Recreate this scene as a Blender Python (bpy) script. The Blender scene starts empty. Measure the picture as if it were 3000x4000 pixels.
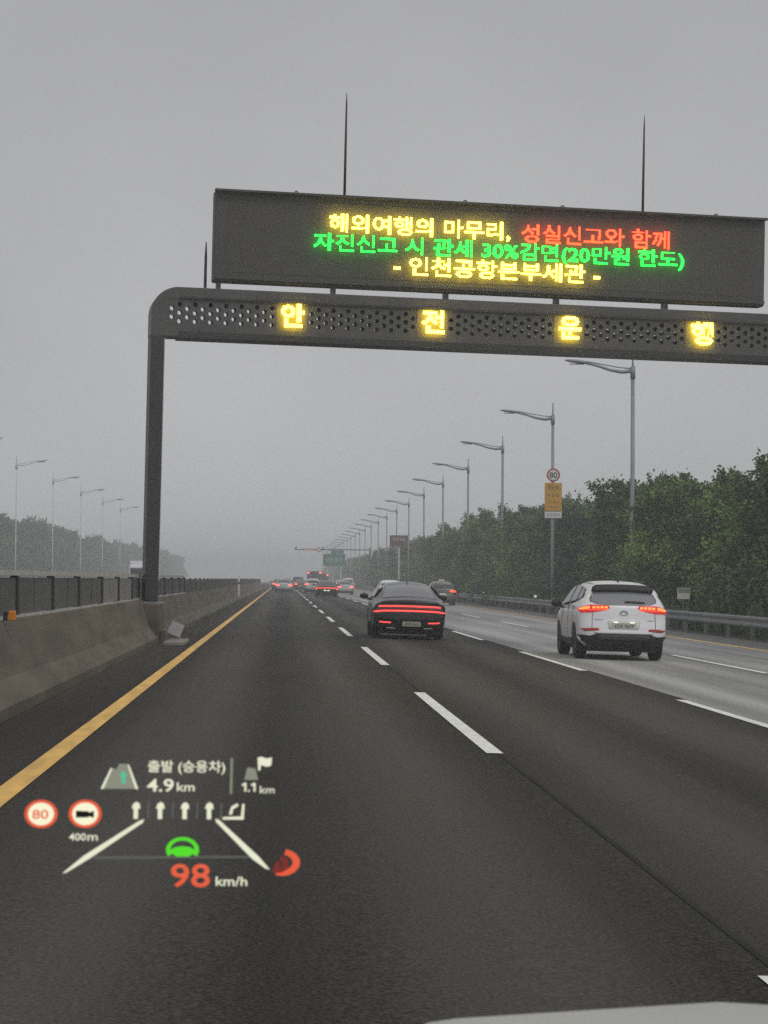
import bpy, bmesh, math, random
from mathutils import Vector, Matrix
R = math.radians
PI = math.pi
sc = bpy.context.scene
col = bpy.context.collection

# ------------------------------------------------------------------ camera
CAM_H = 1.47
cd = bpy.data.cameras.new('camera'); cam = bpy.data.objects.new('camera', cd); col.objects.link(cam)
yaw, pitch, roll = R(2.5032), R(1.6806), R(0.3)
fw = Vector((math.sin(yaw)*math.cos(pitch), math.cos(yaw)*math.cos(pitch), math.sin(pitch)))
rt = Vector((math.cos(yaw), -math.sin(yaw), 0)); up = rt.cross(fw)
rt, up = rt*math.cos(roll)+up*math.sin(roll), up*math.cos(roll)-rt*math.sin(roll)
M = Matrix((rt, up, -fw)).transposed().to_4x4(); M.translation = (0, 0, CAM_H)
cam.matrix_world = M
cd.sensor_fit = 'HORIZONTAL'; cd.sensor_width = 36; cd.lens = 108
cd.clip_start = 0.1; cd.clip_end = 6000
cd.dof.use_dof = True; cd.dof.focus_distance = 60; cd.dof.aperture_fstop = 30
sc.camera = cam

# ------------------------------------------------------------------ world: an overcast sky, brighter overhead than at the horizon
w = bpy.data.worlds.new('World'); sc.world = w; w.use_nodes = True
nt = w.node_tree; nt.nodes.clear(); N = nt.nodes.new; L = nt.links.new
out = N('ShaderNodeOutputWorld'); bg = N('ShaderNodeBackground'); L(bg.outputs[0], out.inputs[0])
sky = N('ShaderNodeTexSky'); sky.sky_type = 'NISHITA'; sky.sun_disc = False
sky.sun_elevation = R(50); sky.sun_rotation = R(150); sky.air_density = 1.0; sky.dust_density = 6.0
hs = N('ShaderNodeHueSaturation'); hs.inputs['Saturation'].default_value = 0.05; L(sky.outputs[0], hs.inputs['Color'])
tc = N('ShaderNodeTexCoord'); sp = N('ShaderNodeSeparateXYZ'); L(tc.outputs['Generated'], sp.inputs[0])
mr = N('ShaderNodeValToRGB'); L(sp.outputs['Z'], mr.inputs[0]); cr = mr.color_ramp; cr.interpolation = 'B_SPLINE'
cr.elements[0].position = 0.0; cr.elements[0].color = (0.52, 0.52, 0.52, 1); cr.elements[1].position = 1.0; cr.elements[1].color = (0.64, 0.64, 0.64, 1)
for p_, v_ in ((0.10, 0.50), (0.24, 0.40), (0.34, 0.42), (0.55, 0.60)):
    e_ = cr.elements.new(p_); e_.color = (v_, v_, v_, 1)
nz = N('ShaderNodeTexNoise'); nz.inputs['Scale'].default_value = 5.0; nz.inputs['Detail'].default_value = 3
L(tc.outputs['Generated'], nz.inputs['Vector'])
m2 = N('ShaderNodeMapRange'); m2.inputs['To Min'].default_value = 0.8; m2.inputs['To Max'].default_value = 1.2; L(nz.outputs[0], m2.inputs['Value'])
mu = N('ShaderNodeMath'); mu.operation = 'MULTIPLY'; ten = N('ShaderNodeMath'); ten.operation = 'MULTIPLY'; ten.inputs[1].default_value = 10.0; L(mr.outputs[0], ten.inputs[0]); L(ten.outputs[0], mu.inputs[0]); L(m2.outputs[0], mu.inputs[1])
cl = N('ShaderNodeVectorMath'); cl.operation = 'SCALE'; cl.inputs[0].default_value = (0.985, 0.995, 1.02); L(mu.outputs[0], cl.inputs['Scale'])
mx = N('ShaderNodeMix'); mx.data_type = 'RGBA'; mx.inputs['Factor'].default_value = 0.9
L(hs.outputs[0], mx.inputs['A']); L(cl.outputs[0], mx.inputs['B']); L(mx.outputs['Result'], bg.inputs['Color'])
bg.inputs['Strength'].default_value = 0.10

# ------------------------------------------------------------------ sun behind the cloud
sd = bpy.data.lights.new('sun', 'SUN'); sd.energy = 0.5; sd.angle = R(25); sd.color = (1, 0.97, 0.92)
so = bpy.data.objects.new('sun', sd); col.objects.link(so); so.rotation_euler = (R(40), 0, R(30)); so.location = (0, 0, 60)

sc.view_settings.view_transform = 'Standard'; sc.view_settings.look = 'None'
sc.view_settings.exposure = 0; sc.view_settings.gamma = 1
sc.render.engine = 'CYCLES'
sc.cycles.use_denoising = False
sc.cycles.volume_bounces = 1; sc.cycles.max_bounces = 8; sc.cycles.diffuse_bounces = 3; sc.cycles.glossy_bounces = 3
sc.cycles.transparent_max_bounces = 12
sc.cycles.sample_clamp_indirect = 1.2

rnd = random.Random(7)

# ------------------------------------------------------------------ helpers
def tag(o, label=None, cat=None, group=None, kind=None):
    if label: o['label'] = label
    if cat: o['category'] = cat
    if group: o['group'] = group
    if kind: o['kind'] = kind
    return o

def empty(name, loc=(0, 0, 0), rz=0.0):
    o = bpy.data.objects.new(name, None); col.objects.link(o)
    o.location = loc; o.rotation_euler = (0, 0, rz); o.empty_display_size = 0.2
    return o

def link(name, me, mat=None, parent=None, smooth=False):
    o = bpy.data.objects.new(name, me); col.objects.link(o)
    if mat is not None and not me.materials: me.materials.append(mat)
    if parent: o.parent = parent
    if smooth:
        for p in me.polygons: p.use_smooth = True
    return o

class MB:
    def __init__(s): s.v = []; s.f = []
    def quad(s, a, b, c, d):
        n = len(s.v); s.v += [a, b, c, d]; s.f.append((n, n+1, n+2, n+3))
    def poly(s, pts):
        n = len(s.v); s.v += list(pts); s.f.append(tuple(range(n, n+len(pts))))
    def box(s, x0, x1, y0, y1, z0, z1):
        n = len(s.v)
        s.v += [(x0,y0,z0),(x1,y0,z0),(x1,y1,z0),(x0,y1,z0),(x0,y0,z1),(x1,y0,z1),(x1,y1,z1),(x0,y1,z1)]
        s.f += [(n,n+3,n+2,n+1),(n+4,n+5,n+6,n+7),(n,n+1,n+5,n+4),(n+1,n+2,n+6,n+5),(n+2,n+3,n+7,n+6),(n+3,n,n+4,n+7)]
    def tube(s, pts, rad, k=10):
        pts = [Vector(p) for p in pts]
        if not isinstance(rad, (list, tuple)): rad = [rad]*len(pts)
        rings = []; ref = Vector((0, 0, 1))
        for i, p in enumerate(pts):
            d = (pts[min(i+1, len(pts)-1)]-pts[max(i-1, 0)]).normalized()
            rf = Vector((1, 0, 0)) if abs(d.z) > 0.9 else Vector((0, 0, 1))
            a = d.cross(rf).normalized(); b = a.cross(d).normalized()
            ring = []
            for j in range(k):
                t = 2*PI*j/k
                ring.append(len(s.v)); s.v.append(tuple(p+(a*math.cos(t)+b*math.sin(t))*rad[i]))
            rings.append(ring)
        for r0, r1 in zip(rings, rings[1:]):
            for j in range(k): s.f.append((r0[j], r0[(j+1) % k], r1[(j+1) % k], r1[j]))
        s.f.append(tuple(rings[0][::-1])); s.f.append(tuple(rings[-1]))
    def prism(s, pts, y0, y1):           # outline in (x,z) extruded along y
        n = len(s.v); k = len(pts)
        s.v += [(x, y0, z) for x, z in pts]+[(x, y1, z) for x, z in pts]
        s.f.append(tuple(range(n, n+k))); s.f.append(tuple(range(n+2*k-1, n+k-1, -1)))
        for i in range(k):
            j = (i+1) % k; s.f.append((n+j, n+i, n+k+i, n+k+j))
    def ring(s, cx, cz, r0, r1, y0, y1, k=32, sx=1.0, sz=1.0, a0=0.0, a1=2*PI):
        full = abs(a1-a0-2*PI) < 1e-6
        m = k if full else k+1
        n = len(s.v)
        for i in range(m):
            t = a0+(a1-a0)*i/k; c, q = math.cos(t)*sx, math.sin(t)*sz
            s.v += [(cx+r0*c, y0, cz+r0*q), (cx+r1*c, y0, cz+r1*q), (cx+r1*c, y1, cz+r1*q), (cx+r0*c, y1, cz+r0*q)]
        for i in range(k):
            a = n+4*i; b = n+4*((i+1) % m)
            for e in range(4):
                g = (e+1) % 4; s.f.append((a+e, b+e, b+g, a+g))
    def mesh(s, name, recalc=True):
        me = bpy.data.meshes.new(name); me.from_pydata(s.v, [], s.f); me.update()
        if recalc:
            bm = bmesh.new(); bm.from_mesh(me); bmesh.ops.recalc_face_normals(bm, faces=bm.faces); bm.to_mesh(me); bm.free()
        return me
    def build(s, name, mat=None, parent=None, smooth=False, recalc=True, bevel=0):
        o = link(name, s.mesh(name, recalc), mat, parent, smooth)
        if bevel:
            b = o.modifiers.new('bevel', 'BEVEL'); b.width = bevel; b.segments = 2; b.limit_method = 'ANGLE'
        return o

def text_mesh(body, size, depth=0.0, bold=0.0, align='CENTER', sx=1.0):
    c = bpy.data.curves.new('text', 'FONT'); c.body = body; c.size = size; c.extrude = depth; c.offset = bold
    c.align_x = align; c.align_y = 'CENTER'; c.resolution_u = 3
    o = bpy.data.objects.new('text', c); col.objects.link(o)
    dg = bpy.context.evaluated_depsgraph_get()
    me = bpy.data.meshes.new_from_object(o.evaluated_get(dg))
    bpy.data.objects.remove(o); bpy.data.curves.remove(c)
    me.transform(Matrix.Rotation(R(90), 4, 'X'))       # stands in the x-z plane, read from -y
    if sx != 1.0: me.transform(Matrix.Scale(sx, 4, (1, 0, 0)))
    me.materials.clear()
    return me

def fit_text(body, x0, x1, z0, z1, depth, bold=0.0):
    """text whose bounding box is stretched to a measured rectangle"""
    me = text_mesh(body, 1.0, 0.0, bold)
    xs = [v.co.x for v in me.vertices]; zs = [v.co.z for v in me.vertices]
    ax = (x1-x0)/(max(xs)-min(xs)); az = (z1-z0)/(max(zs)-min(zs))
    mx_, mz_ = min(xs), min(zs)
    bm = bmesh.new(); bm.from_mesh(me)
    for v in bm.verts: v.co = Vector((x0+(v.co.x-mx_)*ax, 0, z0+(v.co.z-mz_)*az))
    r = bmesh.ops.extrude_face_region(bm, geom=bm.faces[:])
    for g in r['geom']:
        if isinstance(g, bmesh.types.BMVert): g.co.y += depth
    bmesh.ops.recalc_face_normals(bm, faces=bm.faces)
    bm.to_mesh(me); bm.free()
    return me

def led_text(body, x0, x1, z0, z1, depth, bold, pitch=0.022):
    """the same lettering as lit dots on a square grid"""
    from mathutils.bvhtree import BVHTree
    me = fit_text(body, x0, x1, z0, z1, 0.01, bold)
    bvh = BVHTree.FromPolygons([v.co[:] for v in me.vertices], [p.vertices[:] for p in me.polygons])
    bpy.data.meshes.remove(me); mb = MB(); h = pitch*0.44
    for i in range(int((x1-x0)/pitch)+1):
        for j in range(int((z1-z0)/pitch)+1):
            x, z = x0+(i+.5)*pitch, z0+(j+.5)*pitch
            if bvh.ray_cast(Vector((x, -1, z)), Vector((0, 1, 0)))[0] is not None: mb.box(x-h, x+h, 0, depth, z-h, z+h)
    return mb.mesh('lettering', recalc=False)

# ------------------------------------------------------------------ materials
def mat(name, color, rough=0.6, metal=0.0, noise=0.0, scale=4.0, spec=0.5, coat=0.0, stretch=None, bump=0.0):
    m = bpy.data.materials.new(name); m.use_nodes = True
    nt = m.node_tree; b = nt.nodes['Principled BSDF']
    b.inputs['Base Color'].default_value = (*color, 1); b.inputs['Roughness'].default_value = rough
    b.inputs['Metallic'].default_value = metal; b.inputs['Specular IOR Level'].default_value = spec
    b.inputs['Coat Weight'].default_value = coat; b.inputs['Coat Roughness'].default_value = 0.08
    if noise or bump:
        tc = nt.nodes.new('ShaderNodeTexCoord'); mp = nt.nodes.new('ShaderNodeMapping')
        if stretch: mp.inputs['Scale'].default_value = stretch
        n = nt.nodes.new('ShaderNodeTexNoise'); n.inputs['Scale'].default_value = scale; n.inputs['Detail'].default_value = 5
        nt.links.new(tc.outputs['Object'], mp.inputs[0]); nt.links.new(mp.outputs[0], n.inputs['Vector'])
        r = nt.nodes.new('ShaderNodeMapRange'); r.inputs['From Min'].default_value = 0.25; r.inputs['From Max'].default_value = 0.75
        r.inputs['To Min'].default_value = 1-noise; r.inputs['To Max'].default_value = 1+noise
        nt.links.new(n.outputs[0], r.inputs['Value'])
        v = nt.nodes.new('ShaderNodeVectorMath'); v.operation = 'SCALE'; v.inputs[0].default_value = color
        nt.links.new(r.outputs[0], v.inputs['Scale']); nt.links.new(v.outputs[0], b.inputs['Base Color'])
        if bump:
            bp = nt.nodes.new('ShaderNodeBump'); bp.inputs['Strength'].default_value = bump; bp.inputs['Distance'].default_value = 0.02
            nt.links.new(n.outputs[0], bp.inputs['Height']); nt.links.new(bp.outputs[0], b.inputs['Normal'])
    return m

def glow(name, color, strength, base=None):
    m = bpy.data.materials.new(name); m.use_nodes = True
    b = m.node_tree.nodes['Principled BSDF']
    b.inputs['Base Color'].default_value = (*(base or [c*0.3 for c in color]), 1); b.inputs['Roughness'].default_value = 0.3
    b.inputs['Emission Color'].default_value = (*color, 1); b.inputs['Emission Strength'].default_value = strength
    return m

def road_mat(name, base, tracks, lane0, lane_w, amount, rough, tint=(1, 1, 1)):
    """asphalt: fine aggregate, long streaks, wheel tracks worn along each lane"""
    m = bpy.data.materials.new(name); m.use_nodes = True
    nt = m.node_tree; b = nt.nodes['Principled BSDF']; N = nt.nodes.new; L = nt.links.new
    tc = N('ShaderNodeTexCoord'); sp = N('ShaderNodeSeparateXYZ'); L(tc.outputs['Object'], sp.inputs[0])
    def math_(op, a, b_=None):
        n = N('ShaderNodeMath'); n.operation = op
        for i, q in enumerate((a, b_)):
            if q is None: continue
            if isinstance(q, (int, float)): n.inputs[i].default_value = q
            else: L(q, n.inputs[i])
        return n.outputs[0]
    # two worn tracks per lane: cosine with period lane/2
    ph = math_('MULTIPLY', math_('SUBTRACT', sp.outputs['X'], lane0), 4*PI/lane_w)
    cs = math_('MULTIPLY', math_('COSINE', ph), -amount)
    mp = N('ShaderNodeMapping'); mp.inputs['Scale'].default_value = (1.3, 0.02, 1); L(tc.outputs['Object'], mp.inputs[0])
    n1 = N('ShaderNodeTexNoise'); n1.inputs['Scale'].default_value = 1.0; n1.inputs['Detail'].default_value = 4; L(mp.outputs[0], n1.inputs['Vector'])
    n2 = N('ShaderNodeTexNoise'); n2.inputs['Scale'].default_value = 55; n2.inputs['Detail'].default_value = 2; L(tc.outputs['Object'], n2.inputs['Vector'])
    n3 = N('ShaderNodeTexNoise'); n3.inputs['Scale'].default_value = 0.25; n3.inputs['Detail'].default_value = 4; mp3 = N('ShaderNodeMapping'); mp3.inputs['Scale'].default_value = (2.0, 0.25, 1); L(tc.outputs['Object'], mp3.inputs[0]); L(mp3.outputs[0], n3.inputs['Vector'])
    tot = math_('ADD', cs, math_('MULTIPLY', math_('SUBTRACT', n1.outputs[0], 0.5), 1.5))
    tot = math_('ADD', tot, math_('MULTIPLY', math_('SUBTRACT', n2.outputs[0], 0.5), 2.6))
    tot = math_('ADD', tot, math_('MULTIPLY', math_('SUBTRACT', n3.outputs[0], 0.5), 0.8))
    fac = math_('ADD', 1.0, tot); fac = math_('MAXIMUM', fac, 0.25)
    v = N('ShaderNodeVectorMath'); v.operation = 'SCALE'; v.inputs[0].default_value = [base*t for t in tint]; L(fac, v.inputs['Scale'])
    L(v.outputs[0], b.inputs['Base Color'])
    rr = math_('ADD', rough, math_('MULTIPLY', math_('SUBTRACT', n1.outputs[0], 0.5), 0.35)); L(rr, b.inputs['Roughness'])
    b.inputs['Specular IOR Level'].default_value = 0.06
    bp = N('ShaderNodeBump'); bp.inputs['Strength'].default_value = 0.25; bp.inputs['Distance'].default_value = 0.01
    L(n2.outputs[0], bp.inputs['Height']); L(bp.outputs[0], b.inputs['Normal'])
    return m

MT = dict(
    asphalt=road_mat('dark asphalt', 0.054, 2, -1.82, 3.6, 0.30, 0.75, (1.08, 1.0, 0.89)),
    pale_road=road_mat('pale worn asphalt', 0.30, 2, 5.4, 3.55, 0.10, 0.70, (1.0, 0.99, 0.97)),
    shoulder=road_mat('shoulder asphalt', 0.14, 2, 0, 40, 0.0, 0.65, (1.03, 1.0, 0.96)),
    shaded_dirt=road_mat('soiled shaded inner shoulder', 0.05, 2, 0, 40, 0.0, 0.8, (1.08, 1.0, 0.88)),  # dark tone holds dirt and painted shade at the barrier foot
    ground=mat('rough grass ground', (0.035, 0.042, 0.022), 0.95, noise=0.5, scale=0.6),
    white_paint=mat('white road paint', (0.80, 0.80, 0.75), 0.55, noise=0.30, scale=12),
    yellow_paint=mat('yellow road paint', (0.80, 0.47, 0.09), 0.55, noise=0.28, scale=7, stretch=(1, 0.15, 1)),
    seal=mat('joint sealant', (0.034, 0.033, 0.030), 0.9, spec=0.05, noise=0.4, scale=3, stretch=(1, .2, 1)),
    concrete=mat('stained concrete', (0.125, 0.104, 0.080), 0.85, noise=0.4, scale=1.8, stretch=(1, 0.25, 1.6), bump=0.3),
    concrete2=mat('pale concrete', (0.24, 0.23, 0.21), 0.85, noise=0.3, scale=3),
    steel=mat('galvanised steel', (0.34, 0.35, 0.36), 0.5, 0.55, noise=0.15, scale=3),
    lamp_steel=mat('grey lamp steel', (0.27, 0.28, 0.30), 0.5, 0.3, noise=0.12, scale=1.5),
    rail=mat('weathered guardrail', (0.20, 0.205, 0.21), 0.55, 0.4, noise=0.25, scale=1.5, stretch=(1, 0.3, 1)),
    gantry=mat('dark gantry paint', (0.040, 0.038, 0.037), 0.5, noise=0.2, scale=1.0),
    gantry_face=mat('grey perforated plate', (0.105, 0.100, 0.095), 0.5, 0.2, noise=0.15, scale=2.0),
    board=mat('board cabinet paint', (0.070, 0.066, 0.058), 0.55, noise=0.12, scale=1.2),
    board_face=mat('matt led louvre', (0.085, 0.080, 0.070), 0.8, noise=0.12, scale=1.0),
    module=mat('led module', (0.12, 0.11, 0.09), 0.7),
    led_yellow=glow('yellow led', (1.0, 0.74, 0.040), 16.0),
    led_red=glow('red led', (1.0, 0.030, 0.008), 10.0),
    led_green=glow('green led', (0.006, 1.0, 0.035), 6.5),
    fence=mat('fence panel', (0.10, 0.098, 0.10), 0.7, noise=0.2, scale=2.0, stretch=(1, 0.4, 1)),
    fence_pale=mat('pale fence panel', (0.23, 0.225, 0.22), 0.7, noise=0.15, scale=2.0),
    fence_green=mat('grey green fence mesh', (0.085, 0.092, 0.082), 0.8, noise=0.3, scale=1.5),
    fence_post=mat('fence post', (0.035, 0.034, 0.034), 0.6),
    fence_rail=mat('fence rail', (0.55, 0.54, 0.51), 0.5, 0.2, noise=0.2, scale=2),
    white=mat('white sheet', (0.72, 0.73, 0.74), 0.5),
    dull_sheet=mat('dull grey sheet', (0.30, 0.29, 0.29), 0.6, noise=0.2, scale=9),
    sign_white=mat('sign white', (0.70, 0.70, 0.68), 0.45),
    sign_red=mat('sign red', (0.42, 0.035, 0.05), 0.45),
    sign_black=mat('sign black', (0.03, 0.03, 0.03), 0.5),
    sign_yellow=mat('sign amber', (0.62, 0.33, 0.028), 0.45, noise=0.05, scale=4),
    sign_ink=mat('sign brown ink', (0.13, 0.065, 0.012), 0.5),
    sign_ink_pale=mat('faded sign ink', (0.36, 0.19, 0.02), 0.5),
    sign_blue=mat('sign blue ink', (0.22, 0.23, 0.34), 0.5),
    sign_green=mat('sign green', (0.01, 0.16, 0.11), 0.45),
    sign_brown=mat('sign brown', (0.10, 0.028, 0.018), 0.45),
    orange=mat('orange reflector', (0.75, 0.27, 0.02), 0.4),
    reflector=glow('white reflector', (1, 1, 0.95), 0.25, (0.85, 0.85, 0.83)),
    bark=mat('bark', (0.05, 0.04, 0.03), 0.9, noise=0.3, scale=6),
    paint_black=mat('black car paint', (0.008, 0.007, 0.008), 0.3, 0.0, spec=0.35, coat=0.5),
    paint_white=mat('white car paint', (0.82, 0.82, 0.85), 0.35, 0.0, coat=0.5),
    paint_silver=mat('silver car paint', (0.46, 0.46, 0.47), 0.35, 0.3, coat=0.5),
    paint_bronze=mat('bronze car paint', (0.13, 0.115, 0.10), 0.35, 0.3, coat=0.5),
    paint_red=mat('dark red car paint', (0.10, 0.02, 0.02), 0.35, 0.0, coat=0.5),
    paint_grey=mat('dark grey car paint', (0.045, 0.045, 0.05), 0.35, 0.0, coat=0.5),
    paint_bonnet=mat('pale bonnet paint', (0.44, 0.44, 0.42), 0.5, 0.05, noise=0.04, scale=6),
    glass=mat('car glass', (0.022, 0.025, 0.03), 0.12, 0.0, spec=0.6),
    glass_sky_dim=mat('rear glass with dim painted sky', (0.11, 0.113, 0.12), 0.18, 0.0, spec=0.8, coat=0.5),  # grey base paints a faint sky reflection into the saloon's glass
    glass_pale=mat('rear glass with painted sky', (0.21, 0.215, 0.23), 0.25, 0.0, spec=0.8, coat=0.3),  # sky reflection painted in as a lighter base colour
    trim=mat('black plastic', (0.016, 0.016, 0.018), 0.6),
    trim2=mat('grey skid plate', (0.055, 0.056, 0.06), 0.5),
    tyre=mat('tyre rubber', (0.014, 0.014, 0.014), 0.85),
    rim=mat('alloy', (0.20, 0.20, 0.21), 0.35, 0.8),
    chrome=mat('chrome', (0.6, 0.6, 0.6), 0.15, 1.0),
    lens_red=glow('dark red lens', (1.0, 0.03, 0.03), 0.45, (0.2, 0.01, 0.012)),
    lens_dark=mat('unlit red lens', (0.16, 0.010, 0.012), 0.2, coat=0.5),
    tail=glow('tail lamp', (1.0, 0.075, 0.06), 1.6),
    tail_pale=glow('distant brake lamp', (1.0, 0.13, 0.10), 2.4),
    tail_orange=glow('brake lamp', (1.0, 0.09, 0.03), 1.5),
    tail_hot=glow('brake lamp core', (1.0, 0.19, 0.04), 2.4),
    reflex=mat('red reflector', (0.42, 0.04, 0.025), 0.3),
    plate=mat('licence plate', (0.55, 0.58, 0.47), 0.4),
    plate_glow=glow('plate lamp', (1.0, 0.97, 0.75), 1.1),
    plate_ink=mat('plate ink', (0.10, 0.11, 0.12), 0.5),
)

# ------------------------------------------------------------------ terrain profile: the carriageway drains to the right
C = 0.0253
def gz(x):
    if x < -26: return gz(-26)-0.02
    if x < -3.05: return 0.0772+C*(x+3.05)
    if x < 15: return -C*x
    return -C*15

def strip(name, x0, x1, y0, y1, lift, m, kind='structure', nx=1, ys=None):
    mb = MB(); xs = [x0+(x1-x0)*i/nx for i in range(nx+1)]
    ys = ys or [y0, y1]
    for a, b in zip(xs, xs[1:]):
        for c, d in zip(ys, ys[1:]):
            mb.quad((a, c, gz(a)+lift), (b, c, gz(b)+lift), (b, d, gz(b)+lift), (a, d, gz(a)+lift))
    o = mb.build(name, m, recalc=False); o['kind'] = kind
    return o

def ground():
    xs = [-1400, -300, -80, -26.01, -26, -15, -3.05, 0, 5, 10, 15, 18, 60, 300, 1400]
    ys = [-60, 0, 40, 100, 200, 400, 800, 1400]
    mb = MB()
    for a, b in zip(xs, xs[1:]):
        for c, d in zip(ys, ys[1:]):
            mb.quad((a, c, gz(a)-0.03), (b, c, gz(b)-0.03), (b, d, gz(b)-0.03), (a, d, gz(a)-0.03))
    o = mb.build('ground', MT['ground'], recalc=False); o['kind'] = 'structure'
ground()
YS = [-40, 0, 30, 60, 120, 240, 480, 900, 1390]
LANE1, LANE2, LANE3, EDGE_L, EDGE_R = 1.80, 5.33, 8.90, -1.82, 12.38
strip('inner_shoulder', -3.2, -2.02, 0, 0, 0.0, MT['shaded_dirt'], ys=YS)
strip('road', -2.02, LANE2+0.16, 0, 0, 0.0, MT['asphalt'], ys=YS)
strip('outer_road', LANE2+0.16, EDGE_R+0.25, 0, 0, 0.0, MT['pale_road'], ys=YS)
strip('outer_shoulder', EDGE_R+0.25, 14.55, 0, 0, 0.0, MT['shoulder'], ys=YS)
strip('opposite_road', -25.99, -4.2, 0, 0, 0.0, MT['shoulder'], ys=YS)
strip('edge_line_yellow', EDGE_L-0.085, EDGE_L+0.085, 0, 0, 0.008, MT['yellow_paint'], ys=YS)
strip('outer_edge_line_yellow', EDGE_R-0.085, EDGE_R+0.085, 0, 0, 0.008, MT['yellow_paint'], ys=YS)
def bend(y): return 0.15*math.exp(-max(y, 0)/22)
mb = MB(); ys_ = list(range(0, 60, 4))+[60, 90, 140, 250, 500, 1390]
for c_, d_ in zip(ys_, ys_[1:]):
    a0, a1 = LANE1+0.02+bend(c_), LANE1+0.02+bend(d_)
    mb.quad((a0, c_, gz(a0)+0.004), (a0+.034, c_, gz(a0)+0.0027), (a1+.034, d_, gz(a1)+0.0027), (a1, d_, gz(a1)+0.004))
mb.build('road_joint', MT['seal'], recalc=False)['kind'] = 'structure'

def dashes(name, X, starts, length, width):
    mb = MB()
    for s in starts:
        for q in range(4):
            y0, y1 = s+length*q/4, s+length*(q+1)/4
            d0, d1 = bend(y0), bend(y1); a, b = X-width/2, X+width/2
            mb.quad((a+d0, y0, gz(a+d0)+0.008), (b+d0, y0, gz(b+d0)+0.008), (b+d1, y1, gz(b+d1)+0.008), (a+d1, y1, gz(a+d1)+0.008))
    o = mb.build(name, MT['white_paint'], recalc=False); o['kind'] = 'structure'
dashes('lane_line', LANE1, [-2.0]+[20.1+20.65*k for k in range(0, 33)], 10.8, 0.15)
dashes('lane_line', LANE2, [-0.4+20.6*k for k in range(0, 34)], 10.7, 0.15)
dashes('lane_line', LANE3, [1.0+20.55*k for k in range(0, 34)], 10.4, 0.15)

# ------------------------------------------------------------------ left median: concrete barrier, fence on it
YEND = 332.0
def barrier():
    prof = [(-2.72, -0.02), (-2.72, 0.10), (-2.90, 0.34), (-3.06, 0.86), (-3.08, 0.92), (-3.36, 0.92), (-3.40, 0.85), (-3.56, 0.34), (-3.74, 0.10), (-3.74, -0.02)]
    mb = MB(); ys = [8+4*i for i in range(int((YEND-8)/4)+1)]
    n = len(prof)
    for y in ys:
        for x, z in prof: mb.v.append((x+rnd.uniform(-.004, .004), y, z+0.075+rnd.uniform(-.006, .006)))
    for i in range(len(ys)-1):
        for j in range(n-1): mb.f.append((i*n+j, i*n+j+1, (i+1)*n+j+1, (i+1)*n+j))
    mb.f.append(tuple(range(n))); mb.f.append(tuple(range((len(ys)-1)*n+n-1, (len(ys)-1)*n-1, -1)))
    o = mb.build('concrete_barrier', MT['concrete'])
    tag(o, 'long brown stained concrete median barrier along the left shoulder', 'barrier')
    # far continuation, a lower steel barrier
    t = tag(empty('median_guardrail', (-3.0, YEND, 0)), 'low grey steel guardrail continuing beyond the end of the concrete barrier', 'guardrail')
    m = MB(); m.box(-0.04, 0.04, 1, 196, 0.45, 0.80); m.build('rail', MT['rail'], t)
    m = MB()
    for k in range(24): 
        p = MB(); p.box(-0.16, -0.045, 2+8*k, 2.12+8*k, 0.0, 0.78); p.build('post', MT['rail'], t)
barrier()

def fence():
    t = tag(empty('barrier_fence', (-3.22, 18, 0.995)), 'dark grey panel fence with pale top rail standing on the concrete median barrier', 'fence')
    posts = [-6, -2, 1.9, 5.9, 9.9, 14.2, 18.3, 22.9, 27.0, 31.0, 35.5, 40, 44.5, 49, 53.5, 57]
    for i, (a, b) in enumerate(zip(posts, posts[1:])):
        pale = i in (7, 8)
        m = MB(); m.box(-0.02, 0.02, a+0.09, b-0.09, 0.035, 0.475)
        for q in (1,):
            yy = a+(b-a)*rnd.uniform(.35, .65); m.box(0.021, 0.03, yy-0.03, yy+0.03, 0.035, 0.475)
        o = m.build('panel', MT['fence_pale'] if pale else MT['fence'], t)
        if pale: o['label'] = 'paler grey fence panel'
    for y in posts:
        m = MB(); m.box(-0.05, 0.05, y-0.085, y+0.085, -0.02, 0.50); m.build('post', MT['fence_post'], t, bevel=0.01)
    m = MB(); m.box(-0.045, 0.045, posts[0], posts[-1], 0.505, 0.565); m.build('top_rail', MT['fence_rail'], t)
    m = MB(); m.box(0.03, 0.07, posts[0], posts[-1], -0.005, 0.028); m.build('bottom_rail', MT['fence_rail'], t)
    t2 = tag(empty('mesh_fence', (-3.22, 75.5, 0.99)), 'faded grey green mesh fence on the barrier beyond the dark panel fence', 'fence')
    for k in range(53):
        m = MB(); m.box(-0.02, 0.02, 4.8*k+0.06, 4.8*k+4.74, 0.0, 0.46); m.build('panel', MT['fence_green'], t2)
    for k in range(54):
        m = MB(); m.box(-0.04, 0.04, 4.8*k-0.05, 4.8*k+0.05, -0.01, 0.50); m.build('post', MT['fence_green'], t2)
fence()
m = MB(); m.box(-0.04, 0.04, -0.03, 0.03, 0, 0.11)
t = empty('delineator', (-2.98, 25.6, 0.995)); m.build('reflector', MT['orange'], t, bevel=0.01)
m = MB(); m.box(-0.10, -0.051, -0.02, 0.02, 0, 0.10); m.build('bracket', MT['fence_post'], t)
tag(t, 'small orange reflector bracket on top of the concrete barrier', 'reflector')
t = empty('marker_post', (-2.86, 150, 0.08)); m = MB(); m.box(-0.07, 0.07, -0.05, 0.05, 0.0, 1.62); m.build('post', MT['white'], t, bevel=0.02)
m = MB(); m.box(-0.071, 0.071, -0.052, 0.052, 1.05, 1.18); m.build('band', MT['trim'], t)
tag(t, 'slim white marker post beside the far end of the left barrier', 'post')

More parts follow.
